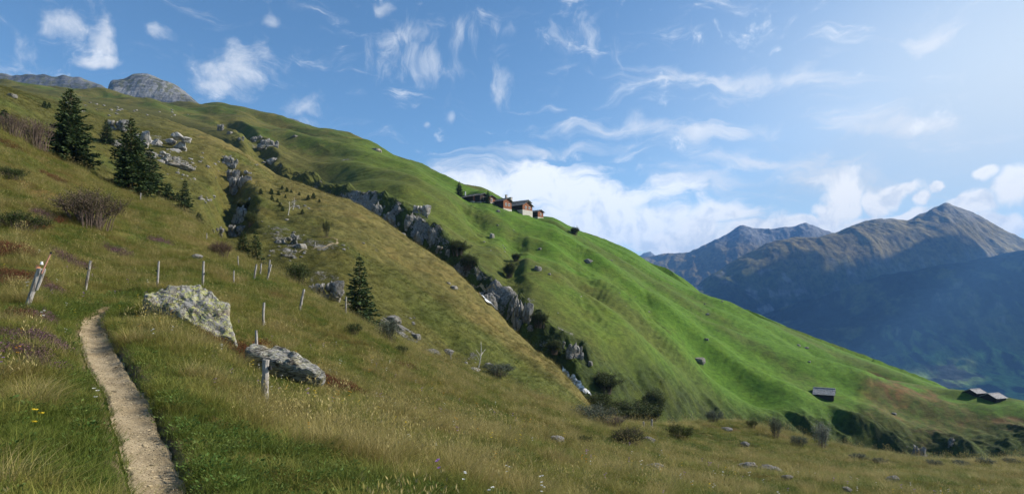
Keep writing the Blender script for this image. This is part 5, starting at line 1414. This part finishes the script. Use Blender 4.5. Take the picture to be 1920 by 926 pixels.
rock(221, 715, 16, 8, 'flat', 'smaller stone set in the footpath, right of two', m_rock, 3, 1.2, 'stepping_stone', cat='stone', lift=-0.35)
# ------------------------------------------------------------------ grass, heath and flowers
M_grass = leaf_mat('grass_blades', None, None, 0.35, 'tint')
def blade_tuft(seed, n, h0, h1, spread, lean, w, bend=0.5):
    rng = np.random.default_rng(seed); A = Arr()
    az = rng.uniform(0, 6.283, n); r = spread * np.sqrt(rng.uniform(0, 1, n))
    base = np.stack([r * np.cos(az), r * np.sin(az), np.full(n, -0.03)], 1)
    la = az + rng.normal(0, 0.9, n); out = np.stack([np.cos(la), np.sin(la), 0 * la], 1)
    h = rng.uniform(h0, h1, n); ln = lean * rng.uniform(0.3, 1.5, n)
    def at(s):
        p = base + out * (h * ln * (s * 0.5 + bend * s * s))[:, None]
        p[:, 2] += h * (s - 0.28 * ln * s * s) + 0.0
        return p
    side = np.cross(out, [0, 0, 1.0]) * np.cos(rng.uniform(-1, 1, n))[:, None] + out * 0.3
    ws = [w, w * 0.85, w * 0.55, 0.0006]
    ss = [0, 0.35, 0.7, 1.0]
    for i in range(3):
        p, q = at(ss[i]), at(ss[i + 1])
        A.quads(np.stack([p - side * ws[i] / 2, p + side * ws[i] / 2, q + side * ws[i + 1] / 2, q - side * ws[i + 1] / 2], 1))
    return A
def weld(A, name):
    me = A.mesh(name); bm = bmesh.new(); bm.from_mesh(me); bmesh.ops.remove_doubles(bm, verts=bm.verts, dist=1e-6); bm.to_mesh(me); bm.free()
    me.materials.append(M_grass); return me
def seed_tuft(seed, n):
    A = blade_tuft(seed, n, 0.30, 0.55, 0.10, 0.35, 0.004, 0.4); rng = np.random.default_rng(seed)
    h = rng.uniform(0.32, 0.55, n * 4); az = rng.uniform(0, 6.283, n * 4)
    C = np.stack([0.13 * np.cos(az), 0.13 * np.sin(az), h], 1)
    A.quads(leafquads(C, rvec(len(C), rng) * 0.5 + np.array([0, 0, 1]), np.full(len(C), 0.05), np.full(len(C), 0.012), rng))
    return A
def herb_tuft(seed, n, r, leaf, up=0.5):
    rng = np.random.default_rng(seed); A = Arr()
    az = rng.uniform(0, 6.283, n); q = r * np.sqrt(rng.uniform(0, 1, n))
    C = np.stack([q * np.cos(az), q * np.sin(az), rng.uniform(0.01, 0.10, n)], 1)
    D = np.stack([np.cos(az), np.sin(az), rng.uniform(0.1, 1.0, n) * up * 2], 1)
    A.quads(leafquads(C, D, rng.uniform(0.6, 1.3, n) * leaf, rng.uniform(0.35, 0.6, n) * leaf, rng))
    return A
def heath_tuft(seed, n, h, r, leaf):
    rng = np.random.default_rng(seed); A = Arr()
    az = rng.uniform(0, 6.283, n); q = r * np.sqrt(rng.uniform(0, 1, n))
    C = np.stack([q * np.cos(az), q * np.sin(az), rng.uniform(0.15, 1, n) ** 0.7 * h * (1 - 0.5 * (q / r) ** 2)], 1)
    A.quads(leafquads(C, rvec(n, rng) + np.array([0, 0, 0.5]), rng.uniform(0.6, 1.3, n) * leaf, rng.uniform(0.35, 0.6, n) * leaf, rng))
    return A
def flower_tuft(seed):
    rng = np.random.default_rng(seed); A = Arr()
    for k in range(3):
        p = np.array([rng.uniform(-.06, .06), rng.uniform(-.06, .06), rng.uniform(0.2, 0.32)])
        n = 8; az = np.linspace(0, 6.28, n, endpoint=False)
        A.quads(leafquads(np.tile(p, (n, 1)), np.stack([np.cos(az), np.sin(az), 0 * az + 0.35], 1), np.full(n, 0.022), np.full(n, 0.014), rng))
    return A
def scatter(name, meshes, P, kind, tint, scl, rot, label, group_kind='stuff'):
    c = bpy.data.collections.new(name + '_kinds')
    for i, me in enumerate(meshes):
        o = bpy.data.objects.new('%s_kind_%02d' % (name, i), me); c.objects.link(o)
    me = bpy.data.meshes.new(name)
    me.vertices.add(len(P)); me.vertices.foreach_set('co', P.astype(np.float32).ravel())
    for an, typ, arr, f in (('kind', 'INT', kind, 'value'), ('scl', 'FLOAT_VECTOR', scl, 'vector'), ('rot', 'FLOAT_VECTOR', rot, 'vector'), ('tint', 'FLOAT_COLOR', tint, 'color')):
        a = me.attributes.new(an, typ, 'POINT'); a.data.foreach_set(f, np.ascontiguousarray(arr, dtype=np.int32 if typ == 'INT' else np.float32).ravel())
    o = bpy.data.objects.new(name, me); COL.objects.link(o)
    me.materials.append(meshes[0].materials[0])
    ng = bpy.data.node_groups.new(name + '_spread', 'GeometryNodeTree')
    ng.interface.new_socket('Geometry', in_out='INPUT', socket_type='NodeSocketGeometry')
    ng.interface.new_socket('Geometry', in_out='OUTPUT', socket_type='NodeSocketGeometry')
    N, L = ng.nodes, ng.links
    gi, go = N.new('NodeGroupInput'), N.new('NodeGroupOutput')
    ci = N.new('GeometryNodeCollectionInfo'); ci.inputs[0].default_value = c; ci.inputs['Separate Children'].default_value = True; ci.inputs['Reset Children'].default_value = True
    ip = N.new('GeometryNodeInstanceOnPoints'); ip.inputs['Pick Instance'].default_value = True
    def na(an, typ):
        n = N.new('GeometryNodeInputNamedAttribute'); n.data_type = typ; n.inputs[0].default_value = an; return n.outputs[0]
    er = N.new('FunctionNodeEulerToRotation'); L.new(na('rot', 'FLOAT_VECTOR'), er.inputs[0])
    L.new(gi.outputs[0], ip.inputs['Points']); L.new(ci.outputs[0], ip.inputs['Instance']); L.new(na('kind', 'INT'), ip.inputs['Instance Index'])
    L.new(er.outputs[0], ip.inputs['Rotation']); L.new(na('scl', 'FLOAT_VECTOR'), ip.inputs['Scale']); L.new(ip.outputs[0], go.inputs[0])
    m = o.modifiers.new('spread', 'NODES'); m.node_group = ng
    return tag(o, label, name, kind=group_kind)
def spots(lst):
    out = []
    for u, v, r in lst:
        h = hit(u, v, 3); out.append((h.x, h.y, r))
    return out
def spotfield(x, y, S):
    f = np.zeros(len(x))
    for a, b, r in S: f = np.maximum(f, np.exp(-((x - a) ** 2 + (y - b) ** 2) / r ** 2))
    return f
RED = spots([(600, 718, .8), (560, 712, .7), (540, 700, .5), (640, 730, .6), (455, 668, .7), (420, 652, .6), (480, 690, .5), (500, 655, .4), (760, 690, .5), (20, 520, .8), (10, 470, .9), (60, 422, .8), (105, 415, .5), (45, 600, .4), (100, 335, .9), (20, 275, .9)])
PURP = spots([(70, 640, .28), (50, 665, .3), (100, 655, .2), (80, 690, .22), (135, 495, .8), (115, 480, .5), (30, 640, .5), (70, 600, .4), (85, 405, .7), (95, 545, .3), (215, 470, .6), (235, 480, .5), (470, 690, .3), (300, 455, .8)])
LUSH = spots([(480, 850, 1.2), (430, 900, 1.0), (560, 880, .8), (1360, 825, 4), (1640, 880, 3), (240, 560, 1.5), (170, 575, 1.2), (1300, 835, 3), (520, 540, 3), (1560, 870, 4)])
DRY = spots([(250, 625, .8), (300, 640, .8), (420, 720, .8), (520, 800, .7), (560, 830, .8), (600, 800, .8), (680, 830, 1), (560, 740, .6), (100, 520, 1.2), (30, 400, 1.8), (1050, 880, 2.5), (800, 800, 2.5), (900, 850, 2)])
def sample(n, y0, y1, rngs):
    y = np.sqrt(rngs.uniform(y0 ** 2, y1 ** 2, n)); x = rngs.uniform(-1.08, 1.08, n) * (y + 0.6)
    return x, y
def tuft_points(bands):
    g = np.random.default_rng(91); X, Y, Sz = [], [], []
    for y0, y1, dens, sz in bands:
        n = int(1.08 * (y1 ** 2 - y0 ** 2) * dens)
        x, y = sample(n, y0, y1, g); X.append(x); Y.append(y); Sz.append(np.full(n, sz) if np.isscalar(sz) else np.interp(y, [y0, y1], sz))
    return np.concatenate(X), np.concatenate(Y), np.concatenate(Sz)
X, Y, Sz = tuft_points([(2.2, 9, 330, (0.85, 0.95)), (9, 18, 170, (0.95, 1.1)), (18, 36, 70, (1.1, 1.35)), (36, 66, 30, (1.35, 1.7))])
z, u, q = land(X, Y)
keep = (q['near'] > 0.35) & (q['pd'] > q['phw'] - 0.03 + 0.07 * perlin(X / 0.3, Y / 0.3, 7)) & (RNG.random(len(X)) < 1.25 - 0.5 * sstep(0.3, 0.0, q['pd'] - q['phw']))
X, Y, Sz, z, pd, ug = X[keep], Y[keep], Sz[keep], z[keep], (q['pd'] - q['phw'])[keep], u[keep]
N = len(X)
short = np.ones(N)
for a_, b_, r_ in ROCKPOS:
    d_ = np.hypot(X - a_, Y - b_); short[d_ < r_ * 0.8] = 0
    short = np.where((d_ < r_ * 2.2) & (Y < b_ + 0.3 * r_), np.minimum(short, 0.45), short)
f1 = fbm(X / 1.6, Y / 1.6, 4, 601); f2 = fbm(X / 5, Y / 5, 4, 603); f3 = fbm(X / 0.6, Y / 0.6, 2, 605)
red = spotfield(X, Y, RED); purp = spotfield(X, Y, PURP); lush = spotfield(X, Y, LUSH); dryf = spotfield(X, Y, DRY)
dry = f1 * 0.7 + f2 * 0.5 + 0.55 * f3 + 0.45 * dryf - 0.5 * lush + 0.5 * (RNG.random(N) - 0.5) - 0.30 * sstep(1.0, 0.1, pd) * (Y < 24) + 0.14 * sstep(8, 40, Y) - 0.02
rr = RNG.random(N)
kind = np.where(dry > 0.38, np.where(rr < 0.55, 3, np.where(rr < 0.93, 4, 6)), np.where(dry > -0.05, np.where(rr < 0.5, 4, np.where(rr < 0.8, 2, 0)), np.where(rr < 0.4, 0, np.where(rr < 0.75, 1, np.where(rr < 0.9, 2, 5)))))
kind = np.where((lush > 0.4) & (rr > 0.8), 5, kind)
G0, G1, D0, D1, BR = map(col3, [(0.105, 0.138, 0.022), (0.195, 0.195, 0.04), (0.46, 0.37, 0.16), (0.25, 0.215, 0.058), (0.22, 0.14, 0.05)])
tn = np.clip(dry * 0.9 + 0.42 + RNG.normal(0, 0.14, N), 0, 1)
T = mixc(np.tile(G0, (N, 1)), np.tile(G1, (N, 1)), np.clip(tn * 2, 0, 1)); T = mixc(T, np.tile(D1, (N, 1)), np.clip(tn * 2 - 1, 0, 1))
T = np.where(((kind == 3) | (kind == 6))[:, None], mixc(np.tile(D1, (N, 1)), np.tile(D0, (N, 1)), RNG.random(N)), T)
T = mixc(T, np.tile(BR, (N, 1)), 0.55 * sstep(0.3, 0.9, fbm(X / 3, Y / 3, 4, 611) + 0.3 * (RNG.random(N) - 0.5)))
T = np.where((kind == 5)[:, None], mixc(np.tile(col3((0.07, 0.13, 0.025)), (N, 1)), np.tile(col3((0.13, 0.17, 0.04)), (N, 1)), RNG.random(N)), T)
heath = (red > 0.45 + 0.35 * (RNG.random(N) - 0.5)) | (purp > 0.5 + 0.4 * (RNG.random(N) - 0.5))

def rots(n): return np.stack([RNG.normal(0, 0.12, n), RNG.normal(0, 0.12, n), RNG.uniform(0, 6.283, n)], 1)
MESH = [weld(blade_tuft(1, 30, .07, .17, .13, 0.7, .006), 'tuft'), weld(blade_tuft(2, 26, .10, .24, .12, 0.8, .006), 'tuft'), weld(blade_tuft(3, 24, .14, .30, .12, 0.8, .005), 'tuft'), weld(blade_tuft(4, 24, .20, .42, .11, 1.0, .0045, 0.7), 'tuft'),
        weld(blade_tuft(5, 24, .12, .28, .13, 1.2, .005, 0.7), 'tuft'), weld(herb_tuft(6, 22, .13, .045), 'tuft'), weld(seed_tuft(7, 7), 'tuft')]
m = ~heath & (short > 0)
n = m.sum(); s_ = (Sz * RNG.uniform(0.5, 1.15, N) * (1 + 0.3 * f3) * (1 - 0.3 * sstep(0.25, 0.0, pd)) * short)[m]
def pts(mm): return np.stack([X[mm], Y[mm], z[mm]], 1)
def rgba(t): return np.concatenate([t * 1.0, np.ones((len(t), 1))], 1)
scatter('grass', MESH, pts(m), kind[m], rgba(T[m]), np.repeat(s_[:, None], 3, 1), rots(n), 'long mixed green and straw-coloured mountain grass')
HM = [weld(heath_tuft(11, 90, .16, .15, .028), 'heath'), weld(heath_tuft(12, 110, .22, .16, .022), 'heath')]
m = heath & (purp <= red); n = m.sum(); k2 = RNG.random(n)
Tr = np.where((k2 < 0.55)[:, None], mixc(np.tile(col3((0.17, 0.05, 0.026)), (n, 1)), np.tile(col3((0.14, 0.05, 0.03)), (n, 1)), RNG.random(n)), mixc(np.tile(col3((0.05, 0.075, 0.02)), (n, 1)), np.tile(col3((0.17, 0.09, 0.035)), (n, 1)), RNG.random(n)))
scatter('bilberry_heath', HM, pts(m), RNG.integers(0, 2, n), rgba(Tr), np.repeat((Sz[m] * RNG.uniform(.7, 1.2, n))[:, None], 3, 1), rots(n), 'low red-leaved bilberry heath in patches')
m = heath & (purp > red); n = m.sum(); k2 = RNG.random(n)
Tr = np.where((k2 < 0.4)[:, None], mixc(np.tile(col3((0.24, 0.12, 0.17)), (n, 1)), np.tile(col3((0.18, 0.08, 0.12)), (n, 1)), RNG.random(n)), mixc(np.tile(col3((0.07, 0.065, 0.03)), (n, 1)), np.tile(col3((0.13, 0.085, 0.05)), (n, 1)), RNG.random(n)))
scatter('heather', HM, pts(m), RNG.integers(0, 2, n), rgba(Tr), np.repeat((Sz[m] * RNG.uniform(.7, 1.2, n))[:, None], 3, 1), rots(n), 'purple flowering heather in patches')
# flowers
nf = 420
x, y = sample(nf, 4, 24, np.random.default_rng(97)); zf, uf, qf = land(x, y)
k_ = (qf['near'] > .6) & (qf['pd'] > qf['phw'] + .1); x, y, zf = x[k_], y[k_], zf[k_]; nf = len(x)
pal = np.array([(0.75, 0.55, 0.04), (0.8, 0.8, 0.76), (0.42, 0.22, 0.55), (0.8, 0.78, 0.7), (0.7, 0.35, 0.03)])
scatter('wildflowers', [weld(flower_tuft(21), 'flower')], np.stack([x, y, zf], 1), np.zeros(nf, int), rgba(pal[RNG.integers(0, 5, nf)]), np.repeat(RNG.uniform(.7, 1.2, nf)[:, None], 3, 1), rots(nf), 'tiny yellow, white and violet meadow flowers')
# grass on the spur and the gully sides, seen from far
X, Y, Sz = tuft_points([(62, 100, 5.5, (1.6, 2.0)), (100, 180, 1.7, (2.0, 2.6))])
z, u, q = land(X, Y)
keep = (q['near'] < 0.5) & (q['mead'] < 0.3) & (RNG.random(len(X)) < 1.0)
X, Y, Sz, z = X[keep], Y[keep], Sz[keep], z[keep]; N = len(X)
z2_, u2, q2 = land(X, Y)
T = cover_colour(X, Y, z, u2, q2) * RNG.uniform(1.0, 1.9, N)[:, None]
scatter('hillside_grass', MESH[:5], np.stack([X, Y, z], 1), RNG.integers(0, 5, N), rgba(T), np.repeat((Sz * RNG.uniform(.7, 1.2, N))[:, None], 3, 1), rots(N), 'dry tufted grass on the spur beyond the first gully')
# grit on the path
M_grit = plain_mat('grit', (0.36, 0.32, 0.26), 0.95, 0.4, 30)
mg, t, p, out = new_mat('grit_stones')
a = t.node('ShaderNodeAttribute', attribute_name='tint'); a.attribute_type = 'INSTANCER'; t.l.new(a.outputs['Color'], p.inputs['Base Color'])
ng_ = 5200
ti = RNG.uniform(1.2, len(PC) - 1.3, ng_); fr_ = RNG.beta(1.2, 1.2, ng_)
qq = np.linspace(0, len(PC) - 1.02, npth)
Lx = np.stack([np.interp(ti, qq, Lp[:, j]) for j in (0, 1)], 1); Rx = np.stack([np.interp(ti, qq, Rp[:, j]) for j in (0, 1)], 1)
xy = Lx + (Rx - Lx) * fr_[:, None]
i0 = np.clip((ti / (len(PC) - 1.02) * (npth - 1)).round().astype(int), 0, npth - 1); j0 = np.clip((fr_ * (ncr - 1)).round().astype(int), 0, ncr - 1)
zz = pz.reshape(npth, ncr)[i0, j0]
gm = rock_mesh(88, 0.0, 0.0, 3); gm.materials.append(mg)
sz = 0.004 + 0.010 * RNG.random(ng_) ** 3 + 0.012 * (RNG.random(ng_) > 0.985) + 0.022 * (RNG.random(ng_) > 0.994)
g = RNG.uniform(0.35, 1.3, ng_)[:, None] * np.array([0.36, 0.29, 0.18])
scatter('gravel', [gm], np.stack([xy[:, 0], xy[:, 1], zz], 1), np.zeros(ng_, int), rgba(g), np.stack([sz * 1.3, sz, sz * 0.6], 1), rots(ng_), 'loose grit lying on the footpath')
